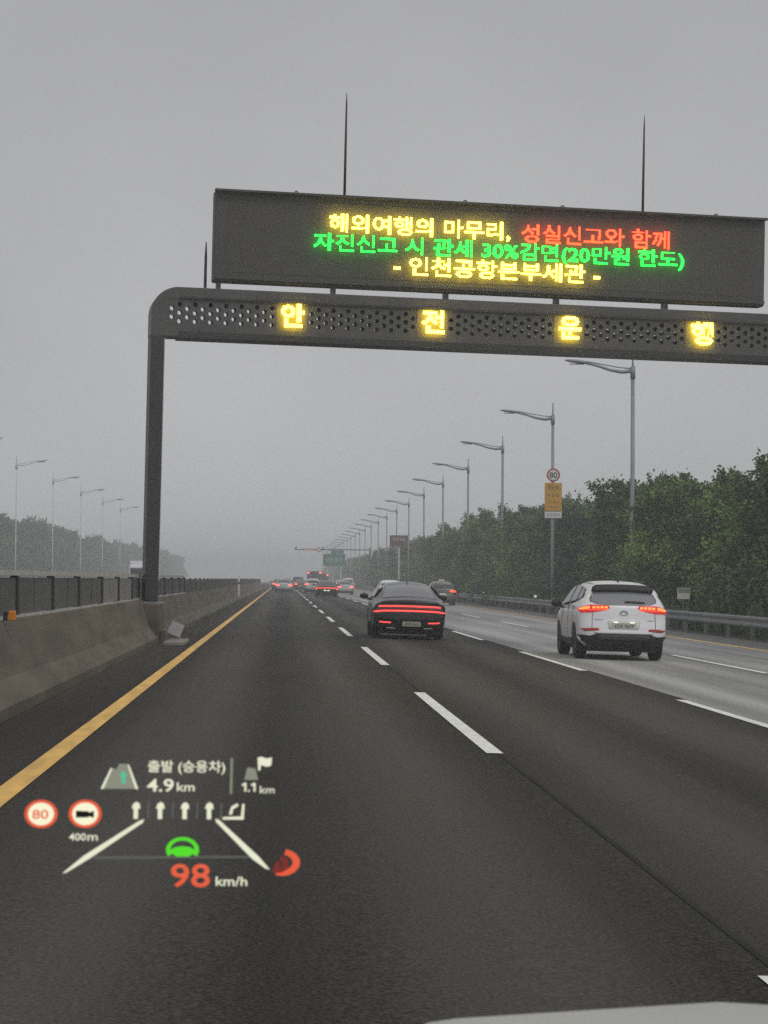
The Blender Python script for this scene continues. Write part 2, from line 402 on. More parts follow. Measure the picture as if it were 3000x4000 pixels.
def weeds(name, x0, x1, y0, y1, n, h, seed, label_kind='stuff'):
    r = random.Random(seed); vs = []; fs = []
    for i in range(n):
        x = r.uniform(x0, x1); y = r.uniform(y0, y1); z = gz(x)
        hh = h*r.uniform(0.4, 1.1); a = r.uniform(0, 2*PI); wv = hh*r.uniform(0.12, 0.25); b = hh*r.uniform(0.1, 0.5)
        dx, dy = math.cos(a), math.sin(a); k = len(vs)
        z0 = z+r.uniform(0, 0.5)*hh
        vs += [(x-dy*wv, y+dx*wv, z0), (x+dy*wv, y-dx*wv, z0), (x+dx*b*.6+dy*wv, y+dy*b*.6-dx*wv, z0+hh*.6), (x+dx*b, y+dy*b, z0+hh), (x+dx*b*.6-dy*wv, y+dy*b*.6+dx*wv, z0+hh*.6)]
        fs.append((k, k+1, k+2, k+3, k+4))
    me = bpy.data.meshes.new(name); me.from_pydata(vs, [], fs)
    return me

# ------------------------------------------------------------------ foliage
def leaf_mat(name, dark, pale):
    m = bpy.data.materials.new(name); m.use_nodes = True
    nt = m.node_tree; b = nt.nodes['Principled BSDF']; N = nt.nodes.new; L = nt.links.new
    at = N('ShaderNodeAttribute'); at.attribute_name = 'tint'
    mx = N('ShaderNodeMix'); mx.data_type = 'RGBA'; mx.inputs['A'].default_value = (*dark, 1); mx.inputs['B'].default_value = (*pale, 1)
    L(at.outputs['Fac'], mx.inputs['Factor']); L(mx.outputs['Result'], b.inputs['Base Color'])
    b.inputs['Roughness'].default_value = 0.6; b.inputs['Specular IOR Level'].default_value = 0.3
    return m
LEAF = [leaf_mat('deep green leaves', (0.022, 0.054, 0.014), (0.15, 0.245, 0.05)),
        leaf_mat('mid green leaves', (0.03, 0.066, 0.017), (0.20, 0.30, 0.07)),
        leaf_mat('blue green leaves', (0.022, 0.05, 0.022), (0.12, 0.20, 0.075))]

def add_tint(me, tints, per):
    a = me.attributes.new('tint', 'FLOAT', 'FACE')
    a.data.foreach_set('value', [t for t in tints for _ in range(per)][:len(me.polygons)])

def crown_mesh(seed, H, Wd, nleaf, leaf):
    """many leaves in uneven lobes and shoots around a trunk"""
    r = random.Random(seed); lobes = []
    nl = r.randint(11, 15)
    for i in range(nl):
        t = (i+0.5)/nl
        z = H*(0.12+0.74*t); rad = Wd*0.5*(0.95-0.62*max(0, t-0.35)**1.3*1.6)*r.uniform(0.35, 1.0)
        a = i*2.4+r.uniform(-.5, .5)
        s = Wd*r.uniform(0.20, 0.32)*(1.1-0.35*t)
        lobes.append((Vector((math.cos(a)*rad*0.75, math.sin(a)*rad*0.75, z)), s, r.random()))
    for i in range(3): lobes.append((Vector((r.uniform(-.2, .2)*Wd, r.uniform(-.2, .2)*Wd, H*r.uniform(0.8, 0.93))), Wd*r.uniform(0.13, 0.2), r.random()))
    vs = []; fs = []; tints = []
    def put(p, d, s, tint):
        side = d.cross(Vector((r.uniform(-1, 1), r.uniform(-1, 1), r.uniform(-1, 1)))).normalized()
        k = len(vs); wv = s*r.uniform(0.26, 0.40)
        vs.extend([tuple(p), tuple(p+d*s*0.5+side*wv), tuple(p+d*s), tuple(p+d*s*0.5-side*wv)])
        fs.append((k, k+1, k+2, k+3)); tints.append(max(0, min(1, tint+r.uniform(-.22, .22))))
    tot = sum(s*s for _, s, _ in lobes)
    for c, s, tb in lobes:
        n = int(nleaf*0.82*s*s/tot)
        for _ in range(n):
            d = Vector((r.gauss(0, 1), r.gauss(0, 1), r.gauss(0, 1))).normalized()
            q = s*(r.random()**0.35)*(1+0.25*math.sin(7*d.x+5*d.y+tb*9)*math.cos(6*d.z))
            p = c+Vector((d.x*q, d.y*q, d.z*q*0.8))
            dd = (d+Vector((0, 0, -0.35))+Vector((r.uniform(-.8, .8), r.uniform(-.8, .8), r.uniform(-.5, .5)))).normalized()
            put(p, dd, leaf*r.uniform(0.6, 1.25), tb*tb*0.95)
    # shoots that break the outline
    ns = 26
    for i in range(ns):
        c, s, tb = r.choice(lobes[2:])
        d = Vector((r.gauss(0, 1), r.gauss(0, 1), abs(r.gauss(0, 1))+0.5)).normalized()
        ln = s*r.uniform(1.1, 1.75); m_ = int(nleaf*0.18/ns)
        for _ in range(m_):
            t = r.random()**0.7
            p = c+d*ln*t+Vector((r.gauss(0, .09), r.gauss(0, .09), r.gauss(0, .09)))-Vector((0, 0, 0.12*t*t))
            dd = (d*0.6+Vector((r.uniform(-1, 1), r.uniform(-1, 1), r.uniform(-.8, .6)))).normalized()
            put(p, dd, leaf*r.uniform(0.6, 1.1), 0.35+tb*0.5)
    me = bpy.data.meshes.new('crown'); me.from_pydata(vs, [], fs); add_tint(me, tints, 1)
    return me

def trunk_mesh(seed, H, Wd):
    r = random.Random(seed+99); mb = MB()
    top = Vector((r.uniform(-.3, .3), r.uniform(-.3, .3), H*0.8))
    mb.tube([(0, 0, -0.1), (top.x*.2, top.y*.2, H*.25), (top.x*.6, top.y*.6, H*.5), tuple(top)], [0.13, 0.11, 0.08, 0.03], 7)
    for i in range(6):
        z = H*r.uniform(0.2, 0.55); a = i*1.1+r.random(); l = Wd*r.uniform(0.25, 0.42)
        s = Vector((top.x*z/H, top.y*z/H, z))
        mb.tube([tuple(s), tuple(s+Vector((math.cos(a)*l*.5, math.sin(a)*l*.5, l*.45))), tuple(s+Vector((math.cos(a)*l, math.sin(a)*l, l*1.1)))], [0.06, 0.04, 0.015], 5)
    return mb.mesh('trunk')

NEAR = [(crown_mesh(11+i, 6.6, 4.8, 13000, 0.19), trunk_mesh(11+i, 6.6, 4.8)) for i in range(5)]
FAR = [(crown_mesh(31+i, 6.6, 4.8, 4500, 0.32), trunk_mesh(31+i, 6.6, 4.8)) for i in range(4)]
CROWNS = {}
def tree(x, y, s, rz, near, variant, shade, label, group):
    cm, tm = (NEAR if near else FAR)[variant % (5 if near else 4)]
    key = (near, variant % (5 if near else 4), shade)
    if key not in CROWNS:
        c = cm.copy(); c.materials.append(LEAF[shade]); CROWNS[key] = c
    t = empty('roadside_tree', (x, y, gz(x)-0.02), rz); t.scale = (s[0], s[0], s[1])
    o = bpy.data.objects.new('crown', CROWNS[key]); col.objects.link(o); o.parent = t
    if not tm.materials: tm.materials.append(MT['bark'])
    o = bpy.data.objects.new('trunk', tm); col.objects.link(o); o.parent = t
    tag(t, label, 'tree', group)
    return t

def belts():
    r = random.Random(5); n = 0
    lamps = [102.4+30.6*k for k in range(30)]
    shades = ['deep green', 'mid green', 'blue green']
    y = 66.0
    while y < 900:
        far = y > 230
        step = 3.1 if y < 150 else (4.0 if y < 260 else (6.0 if y < 400 else (9.0 if y < 560 else 13.0)))
        rows = [18.9 if 116 < y < 132 else (18.3 if y < 104 else 17.5), 20.9] if y < 330 else [17.2]
        for i, xr in enumerate(rows):
            hgt = (0.93 if y < 105 else (1.04 if y < 160 else (1.1 if y < 250 else 1.0)))*r.uniform(0.80, 1.10)
            if i: hgt *= 1.02
            x = xr+r.uniform(-.7, .7); yy = y+r.uniform(-1.1, 1.1)
            sh = r.choice((0, 0, 1, 1, 2))
            k = sum(1 for l in lamps if l < yy)
            where = 'before the first street lamp' if k == 0 else ('just past the speed sign' if k == 2 else 'past street lamp %d' % k)
            lab = '%s bushy tree in the right belt, %s row, %s' % (shades[sh], 'front' if i == 0 else 'back', where)
            tree(x, yy, (r.uniform(0.85, 1.1), hgt), r.uniform(0, 6.28), not far, r.randint(0, 19), sh, lab, 'trees in the belt behind the right guardrail')
            n += 1
        y += step
    for x, yy, h_ in ((16.0, 97.0, .88), (16.1, 158.0, 1.0), (16.1, 188.0, 1.05), (16.1, 219.0, 1.0), (16.1, 250.0, 1.0)):
        tree(x, yy, (0.82, h_), r.uniform(0, 6.28), yy < 230, r.randint(0, 19), 1, 'mid green tree in the right belt just in front of the street lamp at %d metres' % yy if False else
             'mid green tree hiding the foot of street lamp %d from the nearest' % (1+round((yy+4-102.4)/30.6)), 'trees in the belt behind the right guardrail')
    # the left belt, beyond the opposite carriageway
    y = 370.0
    while y < 1150:
        step = 7.0 if y < 600 else 12.0
        x = -53+r.uniform(-2.5, 2.5); sh = r.choice((0, 2, 2))
        pos = 'left of the first pole' if y < 430 else ('between the pale lamp poles' if y < 620 else ('behind the white truck' if y < 830 else 'at the far fading end'))
        tree(x, y+r.uniform(-1, 1), (r.uniform(1.6, 2.1), r.uniform(1.75, 2.15)), r.uniform(0, 6.28), False, r.randint(0, 19), sh,
             '%s hazy tree across the opposite carriageway, %s' % (shades[sh], pos), 'hazy trees across the opposite carriageway')
        y += step
belts()
um = weeds('undergrowth', 15.3, 17.6, 40, 330, 14000, 0.75, 3)
r_ = random.Random(8); a_ = um.attributes.new('tint', 'FLOAT', 'FACE'); a_.data.foreach_set('value', [r_.random()*0.6 for _ in um.polygons])
tag(link('undergrowth', um, LEAF[0]), 'dark weeds growing behind the right guardrail', 'undergrowth', kind='stuff')
um = weeds('grass', -2.70, -2.45, 58, 170, 300, 0.09, 4)
a_ = um.attributes.new('tint', 'FLOAT', 'FACE'); a_.data.foreach_set('value', [0.3+r_.random()*0.7 for _ in um.polygons])
tag(link('grass', um, LEAF[2]), 'sparse weeds along the foot of the left barrier', 'grass', kind='stuff')

# ------------------------------------------------------------------ right guardrail
def guardrail():
    t = tag(empty('guardrail', (14.72, 36, gz(14.72))), 'long grey corrugated steel guardrail in front of the right tree belt', 'guardrail')
    prof = [(0, .40), (-.05, .44), (-.05, .50), (0.0, .545), (0.0, .60), (-.05, .645), (-.05, .71), (0, .75)]
    mb = MB(); Ln = 390
    for a, b in zip(prof, prof[1:]): mb.quad((a[0], 0, a[1]), (a[0], Ln, a[1]), (b[0], Ln, b[1]), (b[0], 0, b[1]))
    mb.quad((0.004, 0, .40), (0.004, Ln, .40), (0.004, Ln, .75), (0.004, 0, .75))
    mb.build('rail', MT['rail'], t, recalc=False)
    for k in range(98):
        m = MB(); m.box(0.01, 0.13, 4*k, 4*k+0.1, -0.05, 0.78); m.build('post', MT['rail'], t)
    for k in (1, 2):
        pass
guardrail()
for yy, lab in ((133.4, 'round white reflector on the guardrail beside the speed sign lamp'), (168, 'round white reflector on the guardrail left of the speed sign lamp'), (206, 'farthest round white reflector on the right guardrail')):
    t = empty('reflector', (14.66, yy, gz(14.7)+0.76)); m = MB(); m.ring(0, 0.16, 0.0, 0.085, -0.02, 0.02, 20); m.build('disc', MT['reflector'], t)
    m = MB(); m.box(-0.015, 0.015, -0.01, 0.01, -0.05, 0.10); m.build('stem', MT['rail'], t)
    tag(t, lab, 'reflector')
t = empty('small_sign', (14.86, 85, gz(14.9)))
m = MB(); m.box(-0.23, 0.23, -0.015, 0.015, 1.185, 1.40); m.box(-0.23, 0.23, -0.014, 0.014, 1.40, 1.60); m.build('panel', MT['sign_white'], t)
m = MB(); m.box(-0.215, 0.215, -0.019, -0.0155, 1.41, 1.585); m.build('upper_band', MT['steel'], t)
m = MB(); m.tube([(0, 0.04, 0), (0, 0.04, 1.5)], 0.03, 8); m.build('post', MT['rail'], t)
tag(t, 'small square white and grey marker board on a post behind the guardrail', 'sign')

# ------------------------------------------------------------------ street lamps
def make_lamp(side, q=1.0):
    """side -1: the arm points to the left, +1: to the right"""
    t = empty('street_lamp')
    m = MB(); m.tube([(0, 0, 0), (0, 0, 4), (0, 0, 11.1)], [0.125*q, 0.105*q, 0.085*q], 12); m.build('pole', MT['lamp_steel'], t, smooth=True)
    m = MB(); m.tube([(0, 0, 11.1), (0, 0, 12.15)], [0.05, 0.035], 8); m.build('spike', MT['lamp_steel'], t, smooth=True)
    m = MB(); m.tube([(0, 0, 10.9), (0, 0, 11.45)], 0.115, 12)
    m.build('collar', MT['lamp_steel'], t, smooth=True)
    m = MB(); m.tube([(0, 0, 11.25), (side*.5, 0, 11.2), (side*1.0, 0, 11.28), (side*1.6, 0, 11.47), (side*2.1, 0, 11.58)], [0.095*q, 0.085*q, 0.07*q, 0.06*q, 0.055*q], 10)
    m.build('arm', MT['lamp_steel'], t, smooth=True)
    m = MB(); m.tube([(0, 0, 11.35), (side*.6, 0, 11.4), (side*1.3, 0, 11.52), (side*2.1, 0, 11.66)], 0.03, 6)
    m.build('tie_rod', MT['lamp_steel'], t, smooth=True)
    mb = MB(); ang = 0.06*side
    k = 12
    secs = [(2.0, .05, .05), (2.15, .13, .08), (2.5, .17, .09), (2.85, .14, .07), (3.05, .05, .03)]
    rings = []
    for px, wy, hz in secs:
        ring = []
        for j in range(k):
            a = 2*PI*j/k; ring.append(len(mb.v)); mb.v.append((side*px, math.cos(a)*wy, 11.60+(px-2)*.10+math.sin(a)*hz))
        rings.append(ring)
    for r0, r1 in zip(rings, rings[1:]):
        for j in range(k): mb.f.append((r0[j], r0[(j+1) % k], r1[(j+1) % k], r1[j]))
    mb.f.append(tuple(rings[0])); mb.f.append(tuple(rings[-1]))
    h = mb.build('lamp_head', MT['lamp_steel'], t, smooth=True)
    m = MB(); m.box(side*2.2 if side > 0 else -2.85, 2.85 if side > 0 else -2.2, -.09, .09, 11.52, 11.545); m.build('lens', MT['glass'], h)
    m = MB(); m.box(-.2, .2, -.2, .2, -.02, .03); m.build('base_plate', MT['lamp_steel'], t)
    return t
def copy_tree(o, parent=None):
    c = o.copy(); col.objects.link(c); c.parent = parent
    for ch in list(o.children): copy_tree(ch, c)
    return c
pr = make_lamp(-1)
names = ['nearest street lamp, its top hidden by the gantry beam, rising behind the right trees', 'street lamp carrying the speed limit sign above the tree belt']
for k in range(24):
    o = pr if k == 0 else copy_tree(pr)
    o.location = (15.6, 102.4+30.6*k, gz(15.6)); o.rotation_euler = (0, 0, 0)
    lab = names[k] if k < 2 else ('grey single arm street lamp, number %d from the nearest on the right' % (k+1))
    tag(o, lab, 'street lamp', 'street lamps along the right side')
MT['lamp_steel'] = mat('haze paled lamp steel', (0.62, 0.63, 0.64), 0.6, 0.0)  # paled toward the sky tone: distance haze painted into the steel
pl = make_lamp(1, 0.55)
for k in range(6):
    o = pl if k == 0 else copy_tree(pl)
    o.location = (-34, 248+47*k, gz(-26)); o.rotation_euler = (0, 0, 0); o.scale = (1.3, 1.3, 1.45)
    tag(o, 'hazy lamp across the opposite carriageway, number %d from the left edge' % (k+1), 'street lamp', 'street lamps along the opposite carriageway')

# signs on the second lamp
YS2 = 133.0; XS2 = 15.62; ZB = gz(15.6)
t = empty('speed_limit_sign', (XS2, YS2-0.14, 7.58))
m = MB(); m.ring(0, 0, 0.0, 0.30, -0.012, 0.012, 40); m.build('face', MT['sign_white'], t)
m = MB(); m.ring(0, 0, 0.305, 0.39, -0.014, 0.014, 40); m.build('border', MT['sign_red'], t)
link('number', fit_text('80', -0.225, 0.225, -0.17, 0.17, 0.004, 0.01), MT['sign_black'], t).location = (0, -0.0175, 0)
m = MB(); m.box(-.05, .05, 0.016, 0.10, -.04, .04); m.build('clamp', MT['steel'], t)
tag(t, 'round white speed limit sign with red border reading 80', 'sign')
t = empty('enforcement_sign', (XS2, YS2-0.14, 6.30))
m = MB(); m.box(-0.50, 0.50, -0.015, 0.015, -0.80, 0.83); m.build('panel', MT['sign_yellow'], t, bevel=0.008)
link('heading', fit_text('구간단속', -0.33, 0.33, 0.40, 0.70, 0.004, 0.012), MT['sign_ink'], t).location = (0, -0.0195, 0)
link('middle_line', fit_text('카 메 라', -0.36, 0.36, 0.0, 0.18, 0.004, 0.0), MT['sign_ink'], t).location = (0, -0.0195, 0)
link('lower_line', fit_text('과속 단속 중', -0.32, 0.32, -0.36, -0.24, 0.004, 0.0), MT['sign_ink_pale'], t).location = (0, -0.0195, 0)
link('lower_line', fit_text('인천공항', -0.28, 0.28, -0.62, -0.52, 0.004, 0.0), MT['sign_ink_pale'], t).location = (0, -0.0195, 0)
m = MB(); m.box(-.05, .05, 0.016, 0.10, -.5, .5); m.build('clamp', MT['steel'], t)
tag(t, 'tall amber enforcement sign with dark lettering below the speed limit disc', 'sign')
t = empty('agency_plate', (XS2, YS2-0.14, 5.25))
m = MB(); m.box(-0.50, 0.50, -0.012, 0.012, -0.17, 0.21); m.build('panel', MT['sign_white'], t, bevel=0.006)
link('lettering', fit_text('인천경찰청', -0.36, 0.36, -0.06, 0.10, 0.003, 0.0), MT['sign_blue'], t).location = (0, -0.0155, 0)
m = MB(); m.box(-.05, .05, 0.013, 0.10, -.1, .1); m.build('clamp', MT['steel'], t)
tag(t, 'small white plate with faint blue lettering under the amber sign', 'sign')

# ------------------------------------------------------------------ the gantry and its message board (local x runs along the beam)
GX, GY, GZ = -2.906, 51.38, 0.93
SK = math.atan(0.15); TILT = 0.0165
def gantry_frame(name):
    t = empty(name, (GX, GY, GZ)); t.rotation_euler = (0, TILT, SK)
    return t
D = 0.38                                   # half depth of the beam
def lz(z): return z-GZ
def perforated(u0, u1, z0, z1, y, th, dx_=0.0, dz_=0.0):
    """a plate with staggered round holes, thickness th"""
    mb = MB(); pw, ph, rad = 0.167, 0.19, 0.053
    n = max(1, round((u1-u0)/pw)); pw = (u1-u0)/n
    for c in range(n):
        a, b = u0+c*pw, u0+(c+1)*pw; cx = (a+b)/2+dx_
        o = dz_+(0.0 if c % 2 else ph/2)
        zz = z0+0.02
        cells = []
        zc = z0+0.03+o
        while zc+ph <= z1-0.01: cells.append((zc, zc+ph)); zc += ph
        cuts = [z0]+[q for e in cells for q in e]+[z1]
        if cells:
            for lo, hi in ((z0, cells[0][0]), (cells[-1][1], z1)):
                if hi-lo > 1e-4:
                    for yy in (y, y+th): mb.quad((a, yy, lo), (b, yy, lo), (b, yy, hi), (a, yy, hi))
        for lo, hi in cells:
            cz = (lo+hi)/2; K = 12; hole = []; rim = []
            for j in range(K):
                t = 2*PI*j/K+PI/K*0; dx, dz = math.cos(t), math.sin(t)
                hole.append((cx+rad*dx, cz+rad*dz))
                sc_ = min((b-a)/2/abs(dx) if abs(dx) > 1e-9 else 1e9, (hi-lo)/2/abs(dz) if abs(dz) > 1e-9 else 1e9)
                rim.append((cx+dx*sc_, cz+dz*sc_))
            corners = [(b, hi), (a, hi), (a, lo), (b, lo)]
            for j in range(K):
                j2 = (j+1) % K
                t0, t1 = 2*PI*j/K, 2*PI*(j+1)/K
                pts = [rim[j]]
                for (qx, qz) in corners:
                    ca = math.atan2(qz-cz, qx-cx) % (2*PI)
                    if t0+1e-6 < ca < t1-1e-6: pts.append((qx, qz))
                pts += [rim[j2], hole[j2], hole[j]]
                for yy in (y, y+th): mb.poly([(p[0], yy, p[1]) for p in pts])
                mb.quad((hole[j][0], y, hole[j][1]), (hole[j2][0], y, hole[j2][1]), (hole[j2][0], y+th, hole[j2][1]), (hole[j][0], y+th, hole[j][1]))
    return mb
UR = 19.6
def gantry():
    t = tag(gantry_frame('sign_gantry'), 'dark steel sign gantry with rounded corner and perforated beam over the road', 'gantry')
    zb, zt = lz(6.85), lz(7.945)            # beam underside and top
    ph0, ph1 = lz(7.06), lz(7.68)
    # left post, its foot on a plinth
    m = MB(); m.box(-0.195, 0.10, -D, D, 0.03, zb); m.build('post', MT['gantry'], t, bevel=0.015)
    m = MB(); m.box(0.1025, 0.118, -D+0.03, D-0.03, 0.5, zb-0.05); m.build('post_lit_strip', MT['lamp_steel'], t)  # added pale strip: light on the post's inner face, painted in
    m = MB(); m.box(-0.30, 0.24, -0.36, 0.36, -0.02, 0.028); m.build('base_plate', MT['steel'], t)
    # rounded corner
    out = [(-0.20, zb), (-0.20, lz(7.36))]
    cx, cz, rr = 0.42, lz(7.36), 0.585
    for i in range(1, 13):
        a = PI-i*(PI/2)/12; out.append((cx+rr*math.cos(a)*1.06, cz+rr*math.sin(a)))
    out += [(0.42, ph1), (0.17, ph1), (0.17, ph0), (0.42, ph0), (0.42, zb)]
    m = MB(); m.prism(out, -D, D); m.build('corner', MT['gantry_face'], t)
    # chords
    m = MB(); m.box(0.42, UR-0.4, -D, D, ph1+0.001, zt); m.build('top_chord', MT['gantry_face'], t, bevel=0.012)
    m = MB(); m.box(0.42, UR-0.4, -D-0.02, D+0.02, zb-0.03, zb+0.11); m.build('bottom_flange', MT['gantry'], t)
    m = MB(); m.box(0.42, UR-0.4, -D, D, zb+0.111, ph0-0.001); m.build('bottom_chord', MT['gantry_face'], t)
    # shadow lip above the plates
    m = MB(); m.box(0.42, UR-0.4, -D-0.035, -D-0.001, ph1+0.004, ph1+0.05); m.build('lip', MT['gantry'], t)
    mods = [3.05, 6.26, 9.46, 12.62, 15.8]
    edges = [0.171]+[q for c in mods for q in (c-0.36-0.105, c+0.36-0.105)]+[UR-0.4]
    for i in range(0, len(edges), 2):
        a, b = edges[i]+0.001, edges[i+1]-0.001
        for yy, dx_, dz_ in ((-D+0.02, 0.0, 0.0), (D-0.03, 0.0, 0.0)):
            o = perforated(a, b, ph0, ph1+(0.06 if yy > 0 else 0), yy, 0.010, dx_, 0.072 if yy > 0 else 0.0).build('perforated_plate', MT['gantry_face'], t)
            if yy > 0: o.location.x = 0.042
    words = ['안', '전', '운', '행']
    for c, g in zip(mods, words+[None]):
        c -= 0.105
        m = MB(); m.box(c-0.36, c+0.36, -D+0.012, D-0.03, ph0, ph1); o = m.build('led_module', MT['module'], t)
        if g:
            zc = (lz(7.40)+0.0)
            q = link('lit_lettering', led_text(g, c-0.26, c+0.26, zc-0.26, zc+0.27, 0.012, 0.024, 0.025), MT['led_yellow'], o)
            q.location.y = -D-0.11
            q.parent = o
    # right post, outside the picture
    m = MB(); m.box(UR-0.4, UR, -D, D, -1.3, zt); m.build('post', MT['gantry'], t, bevel=0.015)
    # short rod left of the board
    m = MB(); m.tube([(1.02, 0, zt), (1.02, 0, zt+0.75), (1.02, 0, zt+1.08)], [0.035, 0.03, 0.012], 8); m.build('rod', MT['gantry'], t)
gantry()

# plinth under the post, pale board leaning on it
t = empty('gantry_plinth', (GX+0.12, GY-0.05, 0.0))
m = MB(); m.box(-0.36, 0.10, -0.9, 0.9, 0.0, 0.905); m.box(0.101, 0.24, -0.75, 0.75, 0.0, 0.35); m.build('block', MT['concrete'], t, bevel=0.03)
tag(t, 'concrete plinth carrying the gantry post at the median barrier', 'plinth')
t = empty('pale_slab', (-2.36, 50.0, 0.06)); m = MB(); m.box(-0.15, 0.15, -0.02, 0.02, 0.0, 0.30)
o = m.build('sheet', MT['dull_sheet'], t, bevel=0.008); o.rotation_euler = (R(-20), R(22), 0); o.location = (0, 0, 0.18)
tag(t, 'tilted pale grey sheet leaning at the foot of the gantry plinth', 'panel')
t = empty('kerb_stone', (-2.28, 49.6, 0.055)); m = MB(); m.box(-0.22, 0.22, -1.2, 1.6, 0.0, 0.09); m.build('block', MT['concrete2'], t, bevel=0.02)
tag(t, 'pale low concrete slab on the shoulder below the gantry post', 'kerb')

def board():
    t = tag(gantry_frame('message_board'), 'wide dark electronic message board lit with yellow, red and green Korean lines', 'message board')
    u0, u1 = 1.15, 14.06; zb, zt = lz(8.105), lz(10.145); yf = -0.38
    m = MB(); m.box(u0, u1, yf, 0.0, zb, zt); m.build('cabinet', MT['board'], t, bevel=0.04)
    m = MB(); m.box(u0+0.30, u1-0.30, yf-0.006, yf-0.002, zb+0.22, zt-0.16); m.build('display_face', MT['board_face'], t)
    m = MB(); m.box(u0-0.01, u1+0.01, yf-0.16, yf-0.001, zt-0.03, zt+0.015); m.build('hood', MT['board'], t)
    m = MB(); m.box(u0+0.02, u1-0.02, yf-0.06, yf-0.001, zb+0.06, zb+0.13); m.build('lower_ledge', MT['board'], t)
    yl = yf-0.15
    def loc(u, z): return u-TILT*(z-GZ), z-GZ+TILT*u
    def line(body, ua, ub, z, h, m, bold):
        a, zc = loc(ua, z); b, _ = loc(ub, z)
        link('message_lettering', led_text(body, a, b, zc-h/2, zc+h/2, 0.01, bold), m, t).location.y = yl
    line('해외여행의 마무리,', 3.86, 8.03, 9.455, 0.44, MT['led_yellow'], 0.013)
    o = line('성실신고와 함께', 8.30, 11.83, 9.385, 0.43, MT['led_red'], 0.011)
    line('자진신고 시 관세 30%감면(20만원 한도)', 3.50, 12.17, 9.00, 0.46, MT['led_green'], 0.013)
    line('- 인천공항본부세관 -', 5.34, 10.15, 8.555, 0.42, MT['led_yellow'], 0.013)
    # bearers between beam and board
    uu = 1.3
    while uu < 14:
        m = MB(); m.box(uu-0.05, uu+0.03, -0.34, -0.04, lz(7.947), zb-0.001); m.build('bearer', MT['gantry'], t)
        uu += 2.6
    for uu, hh in ((4.12, 2.42), (11.15, 2.32)):
        m = MB(); m.tube([(uu, -0.12, zt), (uu, -0.12, zt+hh*0.55), (uu, -0.12, zt+hh*0.9), (uu, -0.12, zt+hh)], [0.032, 0.027, 0.018, 0.006], 8)
        m.build('lightning_rod', MT['gantry'], t, smooth=True)
    for uu in (3.0, 6.9, 9.2, 12.9):
        m = MB(); m.ring(uu, zt+0.06, 0.03, 0.05, -0.22, -0.18, 12); m.build('lifting_eye', MT['gantry'], t)
board()

# ------------------------------------------------------------------ distant signs
t = empty('brown_sign', (15.1, 300, 0))
m = MB(); m.box(-1.22, 1.22, -.03, .03, 5.8, 7.25); m.build('panel', MT['sign_brown'], t)
link('lettering', fit_text('인천공항', -0.85, 0.85, 6.5, 6.95, 0.01, 0.0), MT['sign_white'], t).location.y = -0.045
m = MB(); m.tube([(0, .16, -.4), (0, .16, 7.1)], .11, 8); m.build('post', MT['lamp_steel'], t)
tag(t, 'dark brown road sign above the trees on the right, far ahead', 'sign')
def green(x, y, w_, z0, z1, label, txt):
    t = empty('direction_sign', (x, y, 0)); m = MB(); m.box(-w_/2, w_/2, -.04, .04, z0, z1); m.build('panel', MT['sign_green'], t)
    link('lettering', fit_text(txt, -w_*.36, w_*.36, z0+(z1-z0)*.35, z0+(z1-z0)*.65, 0.01, 0.0), MT['sign_white'], t).location.y = -0.055
    for s in (-1, 1):
        m = MB(); m.tube([(s*w_*.3, .15, gz(x)-.1), (s*w_*.3, .15, z1-.1)], .12, 8); m.build('post', MT['lamp_steel'], t)
    tag(t, label, 'sign')
green(9.9, 421.0, 2.3, 5.4, 6.75, 'smaller upper green direction sign hanging by the far camera gantry', '인천공항')
green(9.3, 419.4, 4.1, 3.9, 6.1, 'large pale green direction sign in the haze left of the tree belt', '공항 입구')
t = tag(empty('camera_gantry', (0, 424, 0)), 'thin hazy camera gantry spanning the road far ahead', 'gantry')
m = MB(); m.box(2.2, 16.0, -.12, .12, 6.82, 7.02); m.build('beam', MT['gantry'], t)
m = MB(); m.tube([(16, 0, -.4), (16, 0, 7.3)], .18, 10); m.build('post', MT['gantry'], t)
for xx in (2.35, 7.3):
    m = MB(); m.box(xx-.16, xx+.16, -.3, .1, 7.04, 7.4); m.build('camera', MT['gantry'], t)
m = MB(); m.box(3.75, 5.5, -.2, -.13, 6.78, 7.1); o = m.build('amber_board', MT['sign_yellow'], t)
m = MB(); m.ring(6.5, 6.9, 0.0, 0.33, -.22, -.14, 24); m.build('speed_disc', MT['sign_white'], t)
m = MB(); m.ring(6.5, 6.9, 0.335, 0.45, -.23, -.13, 24); m.build('disc_border', MT['sign_red'], t)

# ------------------------------------------------------------------ vehicles
def catmull(pts, n=5):
    out = []; k = len(pts)
    for i in range(k):
        p0, p1, p2, p3 = (Vector(pts[(i+j-1) % k]) for j in range(4))
        for s in range(n):
            t = s/n
            out.append(0.5*((2*p1)+(p2-p0)*t+(2*p0-5*p1+4*p2-p3)*t*t+(3*p1-p0-3*p2+p3)*t**3))
    return out

